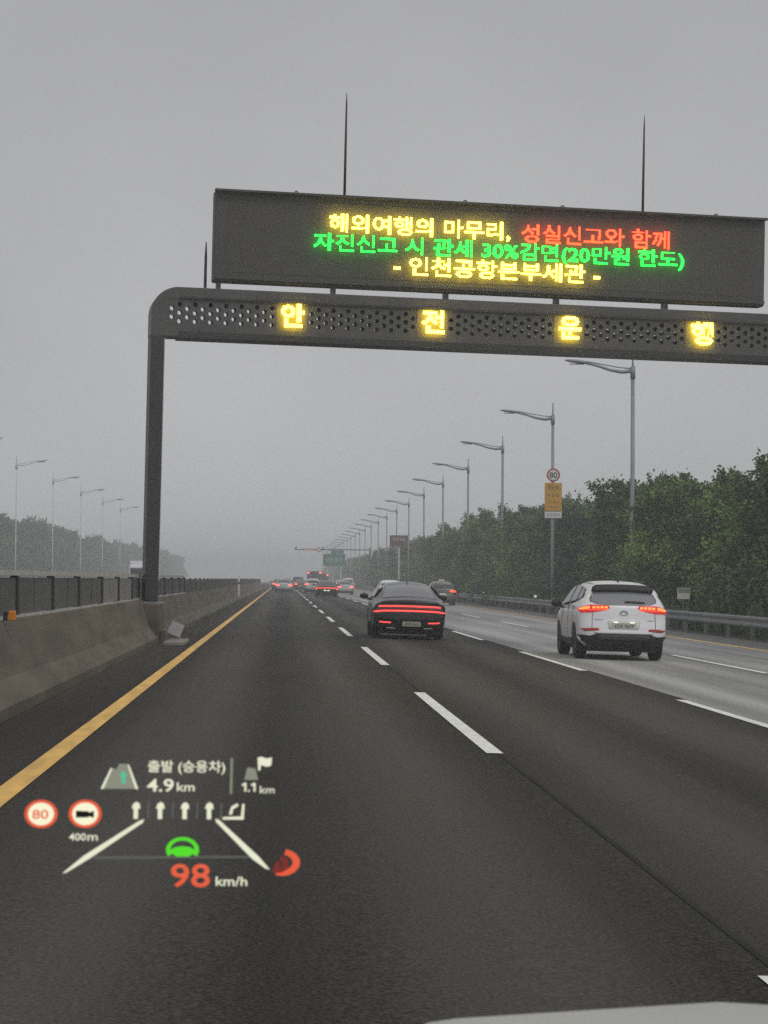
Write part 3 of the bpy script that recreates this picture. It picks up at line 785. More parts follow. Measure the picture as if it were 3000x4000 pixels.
class Body:
    """hull swept across a side silhouette; rear faces -y"""
    def __init__(s, sil, wmax, belt, roof, kr=0.10, rr=0.5, kf=0.14, rf=0.8, edge=0.075, crown=0.05, n=5):
        s.sil = catmull(sil, n); s.w = wmax; s.belt = belt; s.roof = roof
        s.kr, s.rr, s.kf, s.rf, s.edge, s.crown = kr, rr, kf, rf, edge, crown
        ys = [p[0] for p in s.sil]; zs = [p[1] for p in s.sil]
        s.y0, s.y1, s.z0, s.z1 = min(ys), max(ys), min(zs), max(zs)
        k = len(s.sil); s.nrm = []
        for i in range(k):
            d = s.sil[(i+1) % k]-s.sil[i-1]; s.nrm.append(Vector((-d[1], d[0])).normalized())
        # sense of the normals: outward at the rear is -y
        i = ys.index(s.y0)
        if s.nrm[i][0] > 0: s.nrm = [-q for q in s.nrm]
        # rear chain, from the lowest rear point to the roof top
        top = zs.index(s.z1); s.rear = []; lastz = -1
        for j in range(0, top+1):
            if s.sil[j][1] > lastz: s.rear.append(j); lastz = s.sil[j][1]
    def W(s, y, z):
        p = 1.0
        d = y-s.y0
        if d < s.rr: p -= s.kr*((s.rr-d)/s.rr)**2
        d = s.y1-y
        if d < s.rf: p -= s.kf*((s.rf-d)/s.rf)**2
        if z > s.belt:
            t = (z-s.belt)/(s.z1-s.belt); g = 0.985-(0.985-s.roof)*t**1.1
        else:
            t = (s.belt-z)/(s.belt-s.z0); g = 0.985+0.02*math.sin(PI*min(1, t*1.2))-0.06*max(0, t-.75)/.25
        return s.w*p*g
    def e(s, u):
        u = abs(u); return s.crown*u*u+s.edge*(max(0, u-0.78)/0.22)**2
    def pt(s, i, u, off=0.0):
        y, z = s.sil[i]; nn = s.nrm[i]; q = s.e(u)-off
        return (u*s.W(y, z), y-nn[0]*q, z-nn[1]*q)
    def hull(s):
        mb = MB(); us = [-1, -.95, -.88, -.78, -.5, -.25, 0, .25, .5, .78, .88, .95, 1]; k = len(s.sil); n = len(us)
        for i in range(k):
            for u in us: mb.v.append(s.pt(i, u))
        for i in range(k):
            j = (i+1) % k
            for a in range(n-1): mb.f.append((i*n+a, i*n+a+1, j*n+a+1, j*n+a))
        zc = s.z0+0.32*(s.belt-s.z0)/0.7; rings = 5
        for side, ua in ((-1, 0), (1, n-1)):
            prev = [i*n+ua for i in range(k)]
            for q in range(1, rings+1):
                t = q/rings; cur = []
                for i in range(k):
                    x, y, z = s.pt(i, side)
                    ty = min(max(y, s.y0+.5), s.y1-.5)
                    yy = y+(ty-y)*t; zz = z+(zc-z)*t
                    cur.append(len(mb.v)); mb.v.append((side*s.W(yy, zz), yy, zz))
                for i in range(k):
                    j = (i+1) % k; mb.f.append((prev[i], prev[j], cur[j], cur[i]))
                prev = cur
        return mb
    def rear_pt(s, x, z, off):
        ch = s.rear
        for a, b in zip(ch, ch[1:]):
            if s.sil[b][1] >= z: break
        za, zb = s.sil[a][1], s.sil[b][1]; t = min(1, max(0, (z-za)/(zb-za+1e-9)))
        y = s.sil[a][0]+(s.sil[b][0]-s.sil[a][0])*t; zz = z
        nn = (s.nrm[a]*(1-t)+s.nrm[b]*t).normalized()
        w_ = s.W(y, zz); sg = 1 if x >= 0 else -1; ax = abs(x)
        if ax <= w_*0.999:
            q = s.e(ax/w_)-off
            sidef = max(0, (ax/w_-.85)/.15)
            return (x+sg*off*0.7*sidef, y-nn[0]*q, zz-nn[1]*q)
        q = s.e(1)
        return (sg*(s.W(y-nn[0]*q+ax-w_, zz)+off), y-nn[0]*q+(ax-w_), zz-nn[1]*q)
    def rear_patch(s, rows, off=0.012, nc=14, nr=3):
        """rows: (z, x_left, x_right) from bottom to top"""
        rs = []
        for (za, la, ra), (zb, lb, rb) in zip(rows, rows[1:]):
            for q in range(nr):
                t = q/nr; rs.append((za+(zb-za)*t, la+(lb-la)*t, ra+(rb-ra)*t))
        rs.append(rows[-1])
        return s._grid([[s.rear_pt(l+(r_-l)*c/nc, z, o_) for c in range(nc+1)] for z, l, r_ in rs] if False else
                       [(lambda o_: [[s.rear_pt(l+(r_-l)*c/nc, z, o_) for c in range(nc+1)] for z, l, r_ in rs])(o_) for o_ in (off, -0.012)])
    def side_patch(s, cols, side, off=0.008, nr=5, nc=4):
        cs = []
        for (ya, la, ha), (yb, lb, hb) in zip(cols, cols[1:]):
            for q in range(nc):
                t = q/nc; cs.append((ya+(yb-ya)*t, la+(lb-la)*t, ha+(hb-ha)*t))
        cs.append(cols[-1])
        return s._grid([[[(side*(s.W(y, l+(h-l)*r_/nr)+o_), y, l+(h-l)*r_/nr) for r_ in range(nr+1)] for y, l, h in cs] for o_ in (off, -0.012)])
    def _grid(s, two):
        mb = MB(); g0, g1 = two; A = len(g0); B = len(g0[0])
        for g in (g0, g1):
            for row in g: mb.v += row
        n = A*B
        for a in range(A-1):
            for b in range(B-1):
                mb.f.append((a*B+b, a*B+b+1, (a+1)*B+b+1, (a+1)*B+b))
        rim = [b for b in range(B)]+[a*B+B-1 for a in range(1, A)]+[(A-1)*B+b for b in range(B-2, -1, -1)]+[a*B for a in range(A-2, 0, -1)]
        for a, b in zip(rim, rim[1:]+rim[:1]): mb.f.append((a, b, n+b, n+a))
        return mb

SEDAN = [(-2.25,.20),(-2.46,.30),(-2.53,.45),(-2.53,.62),(-2.49,.80),(-2.46,.94),(-2.40,1.015),(-2.15,1.06),(-1.85,1.12),(-1.35,1.31),(-.85,1.44),(-.2,1.50),(.4,1.475),(.9,1.34),(1.35,1.13),(1.6,1.03),(2.1,.93),(2.42,.80),(2.53,.60),(2.5,.38),(2.3,.22),(1.0,.20),(-1.0,.20)]
SUV = [(-1.95,.24),(-2.16,.34),(-2.24,.50),(-2.23,.66),(-2.18,.84),(-2.15,1.0),(-2.10,1.14),(-1.95,1.32),(-1.82,1.46),(-1.72,1.56),(-1.3,1.62),(-.5,1.65),(.2,1.62),(.7,1.5),(1.2,1.22),(1.45,1.10),(1.95,1.0),(2.18,.84),(2.24,.6),(2.2,.38),(2.0,.26),(1.0,.24),(-1.0,.24)]
VAN = [(-2.45,.28),(-2.55,.40),(-2.58,.6),(-2.57,.9),(-2.54,1.2),(-2.50,1.5),(-2.42,1.8),(-2.30,1.93),(-1.6,1.99),(-.3,2.0),(1.0,1.96),(1.5,1.82),(1.95,1.4),(2.2,1.15),(2.5,.98),(2.6,.7),(2.57,.42),(2.4,.28),(1.0,.26),(-1.0,.26)]

def wheels(t, track, yr, yf, rad, width=0.225):
    for y in (yr, yf):
        for sd_ in (-1, 1):
            xo = sd_*track; xi = sd_*(track-width)
            mb = MB(); k = 28
            prof = [(xi, rad*.62), (xi, rad*.93), (xi+(xo-xi)*.15, rad*.99), (xi+(xo-xi)*.5, rad), (xi+(xo-xi)*.85, rad*.99), (xo, rad*.93), (xo, rad*.66), (xo-sd_*.03, rad*.62)]
            for j in range(k):
                a = 2*PI*j/k
                for x, r in prof: mb.v.append((x-xo, math.cos(a)*r, math.sin(a)*r))
            n = len(prof)
            for j in range(k):
                j2 = (j+1) % k
                for i in range(n-1): mb.f.append((j*n+i, j*n+i+1, j2*n+i+1, j2*n+i))
            wv = mb.build('wheel', MT['tyre'], t, smooth=True); wv.location = (xo, y, rad)
            m = MB(); x0 = -sd_*.035
            for j in range(10):
                a = 2*PI*j/10; c, s_ = math.cos(a), math.sin(a); q = .028
                m.poly([(x0, c*.05-s_*q, s_*.05+c*q), (x0, c*.05+s_*q, s_*.05-c*q), (x0+sd_*.02, c*rad*.6+s_*q*1.3, s_*rad*.6-c*q*1.3), (x0+sd_*.02, c*rad*.6-s_*q*1.3, s_*rad*.6+c*q*1.3)])
            m.tube([(x0-.02, 0, 0), (x0+.02, 0, 0)], .07, 12); m.tube([(-sd_*.12, 0, 0), (-sd_*.10, 0, 0)], rad*.62, 24)
            m.build('rim', MT['rim'], wv)

def mirrors(t, b, y, z, m):
    for sd_ in (-1, 1):
        x0 = b.W(y, z)
        mb = MB(); k = 10
        for i in range(7):
            a = PI*i/6; rr = math.sin(a)
            for j in range(k):
                q = 2*PI*j/k; mb.v.append((sd_*(x0+.15-.12*math.cos(a)), y+.08*rr*math.cos(q), z+.09+.085*rr*math.sin(q)))
        for i in range(6):
            for j in range(k): mb.f.append((i*k+j, i*k+(j+1) % k, (i+1)*k+(j+1) % k, (i+1)*k+j))
        mb.tube([(sd_*(x0-.03), y, z-.01), (sd_*(x0+.09), y, z+.05)], .03, 6)
        mb.build('mirror', m, t, smooth=True)

def car(name, cat, label, x, y_rear, kind, paint, lamp, detail=True, group=None, z=None, plate_text=None, lights='pair', lampmat=None, glassm='glass', rz=0.0, scale=1.0):
    spec = dict(
        sedan=dict(sil=SEDAN, w=.945, belt=1.0, roof=.68, yr=-1.42, yf=1.58, rad=.345, zm=1.05, ym=.95),
        suv=dict(sil=SUV, w=.92, belt=1.08, roof=.70, yr=-1.33, yf=1.34, rad=.36, zm=1.10, ym=.72),
        van=dict(sil=VAN, w=.97, belt=1.15, roof=.86, yr=-1.6, yf=1.6, rad=.35, zm=1.2, ym=1.4))[kind]
    b = Body(spec['sil'], spec['w'], spec['belt'], spec['roof'], crown=.08 if kind == 'sedan' else .05, n=5 if detail else 3)
    t = empty(name, (x, y_rear-b.y0*scale, gz(x) if z is None else z), rz); t.scale = (scale,)*3
    t.rotation_euler = (0, math.atan(C) if x > -3 else -math.atan(C), rz)
    if cat: tag(t, label, cat, group)
    b.hull().build('body', MT[paint], t, smooth=True)
    wheels(t, spec['w']-0.012, spec['yr'], spec['yf'], spec['rad'])
    # wheel arches: dark flared openings on the flanks
    for y in (spec['yr'], spec['yf']):
        for sd_ in (-1, 1):
            mb = MB(); k = 20; rr = spec['rad']+.05
            mb.v.append((sd_*(b.W(y, .4)+.004), y, spec['rad']))
            for q in range(1, 4):
                for j in range(k+1):
                    a = PI*j/k; yy = y+math.cos(a)*rr*q/3; zz = spec['rad']+math.sin(a)*rr*q/3
                    mb.v.append((sd_*(b.W(yy, zz)+.005), yy, zz))
            for j in range(k): mb.f.append((0, 1+j, 2+j))
            for q in range(2):
                for j in range(k): mb.f.append((1+q*(k+1)+j, 2+q*(k+1)+j, 2+(q+1)*(k+1)+j, 1+(q+1)*(k+1)+j))
            mb.build('wheel_arch', MT['trim'], t)
    m = MB(); m.box(-spec['w']*.8, spec['w']*.8, b.y0+.35, b.y1-.35, b.z0-.06, b.z0+.06); m.build('underbody', MT['trim'], t)
    mirrors(t, b, spec['ym'], spec['zm']-.06, MT['trim'] if paint != 'paint_silver' else MT[paint])
    if kind == 'sedan':
        b.rear_patch([(1.095, -.70, .70), (1.20, -.67, .67), (1.34, -.63, .63), (1.43, -.57, .57)], .006).build('rear_window', MT[glassm], t, smooth=True)
        for sd_ in (-1, 1):
            b.side_patch([(-1.25, 1.06, 1.14), (-.9, 1.05, 1.33), (-.25, 1.05, 1.41)], sd_).build('side_window', MT['glass'], t, smooth=True)
            b.side_patch([(-.17, 1.05, 1.41), (.3, 1.04, 1.40), (.7, 1.03, 1.31), (1.05, 1.02, 1.12)], sd_).build('side_window', MT['glass'], t, smooth=True)
    elif kind == 'suv':
        b.rear_patch([(1.14, -.36, .36), (1.165, -.55, .55), (1.225, -.69, .69), (1.30, -.70, .70), (1.41, -.63, .63)], .006).build('rear_window', MT[glassm], t, smooth=True)
        for sd_ in (-1, 1):
            b.side_patch([(-1.75, 1.28, 1.36), (-1.45, 1.22, 1.47), (-1.2, 1.19, 1.50)], sd_).build('side_window', MT['glass'], t, smooth=True)
            b.side_patch([(-1.12, 1.18, 1.50), (-.6, 1.15, 1.54), (-.22, 1.13, 1.54)], sd_).build('side_window', MT['glass'], t, smooth=True)
            b.side_patch([(-.14, 1.13, 1.54), (.3, 1.11, 1.50), (.6, 1.10, 1.38), (.95, 1.10, 1.16)], sd_).build('side_window', MT['glass'], t, smooth=True)
    else:
        b.rear_patch([(1.22, -.74, .74), (1.3, -.76, .76), (1.72, -.70, .70)], .006).build('rear_window', MT[glassm], t, smooth=True)
        for sd_ in (-1, 1):
            b.side_patch([(-2.1, 1.25, 1.72), (-1.0, 1.22, 1.76), (.3, 1.20, 1.74)], sd_).build('side_window', MT['glass'], t, smooth=True)
            b.side_patch([(.4, 1.20, 1.74), (1.0, 1.18, 1.66), (1.6, 1.18, 1.40)], sd_).build('side_window', MT['glass'], t, smooth=True)
    lm = lampmat or MT['tail_pale']
    if lights == 'pair':
        zz = dict(sedan=.82, suv=.99, van=1.0)[kind]
        for sd_ in (-1, 1):
            rows = [(zz-.075, .50, .80), (zz, .44, .92), (zz+.085, .52, .95)]
            if sd_ < 0: rows = [(z_, -r_, -l_) for z_, l_, r_ in rows]
            b.rear_patch(rows, .012, 8, 2).build('tail_lamp', lm, t, smooth=True)
    elif lights == 'bar':
        b.rear_patch([(.79, -.93, .93), (.835, -.95, .95), (.87, -.90, .90)], .012, 20, 2).build('light_bar', lm, t, smooth=True)
        for sd_ in (-1, 1):
            rows = [(.70, .86, 1.0), (.79, .76, .97)]
            if sd_ < 0: rows = [(z_, -r_, -l_) for z_, l_, r_ in rows]
            b.rear_patch(rows, .012, 8, 2).build('tail_lamp', lm, t, smooth=True)
    if lights != 'own':
        p = b.rear_pt(0, .62, 0); zp = dict(sedan=.60, suv=.70, van=.75)[kind]; p = b.rear_pt(0, zp, 0)
        m = MB(); m.box(-.26, .26, p[1]-.025, p[1]+.03, zp-.055, zp+.055); m.build('licence_plate', MT['plate'], t)
        zb = b.z0
        b.rear_patch([(zb+.02, -.78, .78), (zb+.10, -.86, .86), (zb+.17, -.80, .80)], .008).build('lower_bumper', MT['trim'], t, smooth=True)
    return t, b

def number_plate(t, b, x, z, w_, h, text, m_plate='plate'):
    p = b.rear_pt(x, z, 0); y = p[1]-.022
    m = MB(); m.box(x-w_/2, x+w_/2, y, y+.05, z-h/2, z+h/2); o = m.build('licence_plate', MT[m_plate], t, bevel=.004)
    q = link('plate_number', fit_text(text, x-w_*.40, x+w_*.40, z-h*.30, z+h*.30, .003, .004), MT['plate_ink'], o); q.location.y = y-.0045
    return o

# the black saloon ahead in the next lane
def black_saloon():
    t, b = car('black_saloon', 'car', 'black saloon with two full width red light lines driving in the second lane', 3.28, 59.7, 'sedan', 'paint_black', None, lights='own', glassm='glass_sky_dim')
    b.rear_patch([(.842, -.79, .79), (.852, -.81, .81), (.872, -.81, .81), (.882, -.785, .785)], .014, 24, 2).build('upper_light_line', MT['tail'], t, smooth=True)
    b.rear_patch([(.722, -.86, .86), (.737, -.93, .93), (.750, -.92, .92), (.764, -.86, .86)], .014, 24, 2).build('lower_light_line', MT['tail'], t, smooth=True)
    b.rear_patch([(.775, -.87, .87), (.83, -.82, .82)], .008, 24, 2).build('lens_band', MT['lens_dark'], t, smooth=True)
    b.rear_patch([(.94, -.72, .72), (.99, -.74, .74), (1.02, -.68, .68)], .02, 16, 2).build('boot_lip', MT['paint_black'], t, smooth=True)
    for sd_ in (-1, 1):
        rows = [(.41, .49, .77), (.427, .48, .79), (.445, .49, .78)]
        if sd_ < 0: rows = [(z, -r, -l) for z, l, r in rows]
        b.rear_patch(rows, .012, 8, 2)  .build('reflector', MT['tail'], t, smooth=True)
        rows = [(.245, .36, .60), (.29, .36, .60)]
        if sd_ < 0: rows = [(z, -r, -l) for z, l, r in rows]
        b.rear_patch(rows, .016, 6, 2).build('exhaust_tip', MT['chrome'], t, smooth=True)
    b.rear_patch([(.215, -.80, .80), (.30, -.89, .89), (.36, -.80, .80)], .01).build('lower_bumper', MT['trim'], t, smooth=True)
    number_plate(t, b, .05, .405, .47, .125, '250루 8562')
    m = MB(); i = b.sil.index(max(b.sil, key=lambda p: p[1])); m.prism([(-.012, 1.465), (.012, 1.465), (.007, 1.545), (-.007, 1.545)], -.62, -.46); m.build('roof_fin', MT['trim'], t)
black_saloon()

def white_suv():
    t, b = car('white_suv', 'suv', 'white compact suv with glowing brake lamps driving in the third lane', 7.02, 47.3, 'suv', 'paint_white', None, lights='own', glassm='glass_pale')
    # spoiler band over the glass
    m = MB()
    p0 = b.rear_pt(0, 1.42, 0); p1 = b.rear_pt(0, 1.53, 0)
    b.rear_patch([(1.415, -.61, .61), (1.45, -.64, .64), (1.50, -.62, .62), (1.525, -.56, .56)], .075, 16, 2).build('spoiler', MT['trim'], t, smooth=True)
    for sd_ in (-1, 1):
        def f(rows): return [(z, -r, -l) for z, l, r in rows] if sd_ < 0 else rows
        o = b.rear_patch(f([(.985, .66, .74), (1.03, .42, .98), (1.08, .29, 1.12), (1.13, .32, 1.14), (1.15, .66, 1.02)]), .014, 12, 2).build('tail_lamp', MT['lens_red'], t, smooth=True)
        for k in range(4):
            a = .34+.085*k; b.rear_patch(f([(1.066, a, a+.055), (1.085, a-.005, a+.058), (1.110, a, a+.058)]), .022, 5, 2).build('lamp_segment', MT['tail_hot'], o, smooth=True)
        b.rear_patch(f([(1.06, .71, .84), (1.09, .70, .92), (1.12, .71, .90)]), .022, 6, 2).build('lamp_segment', MT['tail_hot'], o, smooth=True)
        b.rear_patch(f([(1.035, .34, .66), (1.048, .34, .88)]), .021, 8, 2).build('lamp_glow', MT['tail_orange'], o, smooth=True)
        b.rear_patch(f([(.605, .56, .80), (.635, .50, .83), (.665, .54, .84)]), .012, 8, 2).build('reflector', MT['reflex'], t, smooth=True)
    # cladding
    b.rear_patch([(.255, -.74, .74), (.32, -.86, .86), (.41, -1.02, 1.02), (.475, -1.10, 1.10), (.49, -.70, .70), (.545, -.56, .56)], .012, 24, 3).build('lower_bumper', MT['trim'], t, smooth=True)
    b.rear_patch([(.43, -.50, .50), (.47, -.56, .56), (.525, -.52, .52)], .022, 14, 2).build('skid_plate', MT['trim2'], t, smooth=True)
    b.rear_patch([(.555, -.58, .58), (.585, -.62, .62), (.60, -.60, .60)], .03, 18, 2).build('bumper_ridge', MT['paint_white'], t, smooth=True)
    for sd_ in (-1, 1):
        b.side_patch([(-.93, .27, .43), (0, .27, .41), (.93, .27, .43)], sd_, .012).build('side_cladding', MT['trim'], t, smooth=True)
        m = MB(); m.box(sd_*.56-.02, sd_*.56+.02, -1.4, .3, 1.625, 1.66); m.build('roof_rail', MT['trim'], t, bevel=.008)
        for yy in (-1.0, -.18, .78): b.side_patch([(yy-.006, .45, 1.10), (yy+.006, .45, 1.10)], sd_, .004, nc=1).build('door_seam', MT['trim'], t)
        b.side_patch([(-.62, .98, 1.0), (-.42, .985, 1.005)], sd_, .03).build('door_handle', MT['paint_white'], t)
        b.side_patch([(.28, .96, .98), (.48, .965, .985)], sd_, .03).build('door_handle', MT['paint_white'], t)
    # plate recess, plate, its lamps
    b.rear_patch([(.645, -.31, .31), (.79, -.34, .34), (.815, -.32, .32)], .008, 10, 2).build('plate_recess', MT['sign_white'], t, smooth=True)
    o = number_plate(t, b, 0, .715, .50, .135, '62보 0659')
    p = b.rear_pt(0, .80, 0)
    for xx in (-.17, .17):
        m = MB(); m.box(xx-.045, xx+.045, p[1]-.05, p[1]-.012, .775, .797); m.build('plate_lamp', MT['plate_glow'], t)
    # emblem, badges, wiper, handle line, aerial
    p = b.rear_pt(0, .98, .004); m = MB(); m.ring(0, .98, .045, .065, p[1]-.014, p[1]+.01, 24, sx=1.35, sz=.8); m.build('emblem', MT['chrome'], t)
    b.rear_patch([(.835, -.62, -.44), (.855, -.62, -.44)], .01, 4, 1).build('badge', MT['chrome'], t)
    b.rear_patch([(.835, .50, .62), (.855, .50, .62)], .01, 4, 1).build('badge', MT['chrome'], t)
    b.rear_patch([(1.185, .02, .42), (1.20, .02, .45), (1.215, .05, .38)], .028, 8, 1).build('rear_wiper', MT['trim'], t)
    b.rear_patch([(.648, -.665, -.655), (1.0, -.655, -.645)], .0045, 2, 4).build('tailgate_seam', MT['trim'], t)
    b.rear_patch([(.648, .655, .665), (1.0, .645, .655)], .0045, 2, 4).build('tailgate_seam', MT['trim'], t)
    m = MB(); m.prism([(-.016, 1.625), (.016, 1.625), (.01, 1.70), (-.01, 1.70)], -1.25, -1.08); m.build('roof_fin', MT['trim'], t)
white_suv()

TP = MT['tail_pale']; TO = MT['tail_orange']
t, b = car('bronze_taxi', 'taxi', 'dark bronze suv with a roof lamp in the outermost lane beside the black saloon', 10.98, 158, 'suv', 'paint_bronze', None, lampmat=TO)
m = MB(); m.prism([(-.24, 1.65), (.24, 1.65), (.17, 1.78), (-.17, 1.78)], -.5, -.3); m.build('roof_sign', MT['sign_white'], t, bevel=.02)
m = MB(); p = b.rear_pt(0, .78, 0); m.box(-.2, .2, p[1]-.04, p[1]-.02, .77, .79); m.build('plate_lamp', MT['plate_glow'], t)
car('white_crossover', 'suv', 'white suv mostly hidden behind the left side of the black saloon', 7.85, 168, 'suv', 'paint_white', None, lampmat=TP)
car('silver_saloon', 'car', 'silver grey saloon with red lamps alone in our lane far ahead', .10, 248, 'sedan', 'paint_silver', None, lampmat=TP)
car('dark_saloon', 'car', 'dark car peeking out left of the silver saloon in our lane', -.50, 300, 'sedan', 'paint_grey', None, lampmat=TP)
t, b = car('black_saloon', 'car', 'small black saloon with one full width light bar in the second lane', 3.73, 197, 'sedan', 'paint_black', None, lights='bar', lampmat=MT['tail'])
p = b.rear_pt(0, .66, 0); m = MB(); m.box(-.24, -.06, p[1]-.05, p[1]-.02, .58, .66); m.box(.06, .24, p[1]-.05, p[1]-.02, .58, .66); m.build('plate_lamp', MT['plate_glow'], t)
car('white_suv', 'suv', 'white and dark suv between the silver saloon and the small black saloon', 3.28, 251, 'suv', 'paint_silver', None, lampmat=TP)
car('silver_saloon', 'car', 'silver saloon braking in the third lane right of the small black saloon', 6.75, 250, 'sedan', 'paint_silver', None, lampmat=TP)
car('white_suv', 'suv', 'far white suv left of the tall white van', 10.5, 425, 'suv', 'paint_white', None, lampmat=TP)
car('white_van', 'van', 'tall white van with dark rear window beside the far tree belt', 11.2, 396, 'van', 'paint_white', None, lampmat=TP)
car('red_car', 'car', 'dark red car with glowing lamps left of the white and dark suv', 2.55, 330, 'sedan', 'paint_red', None, lampmat=TP)
car('grey_van', 'van', 'tall dark grey van far ahead beyond the red car', 2.6, 395, 'van', 'paint_grey', None, lampmat=TP)
car('dark_hatchback', 'car', 'far dark car with bright lamps right of the silver saloon in our lane', .6, 430, 'suv', 'paint_grey', None, lampmat=TP)

def truck(name, label, x, y, rz, boxmat, w_, h, ln, lamps):
    t = empty(name, (x, y, gz(x)), rz)
    m = MB(); m.box(-w_/2, w_/2, 0, ln, .95, h); m.build('cargo_box', boxmat, t, bevel=.04)
    m = MB(); m.box(-w_/2+.05, w_/2-.05, ln+.15, ln+1.9, .55, h-.35); m.build('cab', MT['paint_white'], t, bevel=.12)
    m = MB(); m.box(-w_/2+.15, w_/2-.15, ln+1.905, ln+1.93, 1.35, h-.6); m.build('windscreen', MT['glass'], t)
    m = MB(); m.box(-.45, .45, .1, ln+1.6, .55, .90); m.build('chassis', MT['trim'], t)
    for yy in (1.0, ln+.9):
        for s in (-1, 1):
            mb = MB(); mb.tube([(s*(w_/2-.32), yy, .46), (s*(w_/2-.03), yy, .46)], .46, 20); mb.build('wheel', MT['tyre'], t)
    if lamps:
        for s in (-1, 1):
            m = MB(); m.box(s*w_*.42-.16, s*w_*.42+.16, -.05, -.005, h-.38, h-.10); m.build('marker_lamp', MT['tail_pale'], t)
            m = MB(); m.box(s*w_*.40-.18, s*w_*.40+.18, -.05, -.005, .70, .90); m.build('tail_lamp', MT['tail_pale'], t)
        m = MB(); m.box(-w_*.45, w_*.45, -.04, -.002, 1.05, 1.2); m.build('underrun_bar', MT['trim'], t)
    tag(t, label, 'truck')
truck('cargo_truck', 'dark truck with two high red marker lamps far ahead in the second lane', 4.9, 360, 0, MT['paint_grey'], 2.2, 2.85, 5.5, True)
truck('cargo_truck', 'hazy dark truck just right of the one with high marker lamps', 6.5, 385, 0, MT['paint_grey'], 2.2, 2.55, 5.0, True)
truck('box_truck', 'white box truck showing above the left fence beside the gantry post', -11.6, 197, PI, MT['white'], 2.2, 3.05, 4.6, False)

# ------------------------------------------------------------------ the bonnet of the car the picture is taken from
def bonnet():
    t = empty('own_car', (0.45, 0, 0))
    def hz(x, y):
        ax = abs(x); base = 1.018-.05*max(0, ax-.55)**1.5*2
        s = min(1, max(0, (.34-ax)/.05)); s = s*s*(3-2*s)
        top = 1.0385+.020*(1-ax/.34) if ax < .34 else 1.0385
        z = base*(1-s)+top*s
        d = y-2.15
        z -= .012*max(0, -d)*0 + (0.45*d*d if d > 0 else .03*d*d)
        return z
    mb = MB(); xs = [-.93+1.86*i/62 for i in range(63)]; ys = [1.25+1.78*j/40 for j in range(41)]
    for y in ys:
        for x in xs: mb.v.append((x*(1-.10*max(0, (y-2.2)/.8)**2), y, hz(x, y)))
    n = len(xs); k = len(mb.v)
    for j in range(len(ys)-1):
        for i in range(n-1): mb.f.append((j*n+i, j*n+i+1, (j+1)*n+i+1, (j+1)*n+i))
    mb.build('bonnet', MT['paint_bonnet'], t, smooth=True, recalc=False)
    mb = MB()
    mb.box(-.90, .90, 1.3, 2.88, .42, .60)
    for s in (-1, 1): mb.box(s*.90-.04, s*.90+.04, 1.3, 2.75, .45, .93)
    mb.box(-.84, .84, 2.90, 2.98, .45, .70)
    mb.build('front_body', MT['paint_bonnet'], t, bevel=.03)
    tag(t, 'pale grey bonnet edge of the car the photograph is taken from', 'car')
bonnet()

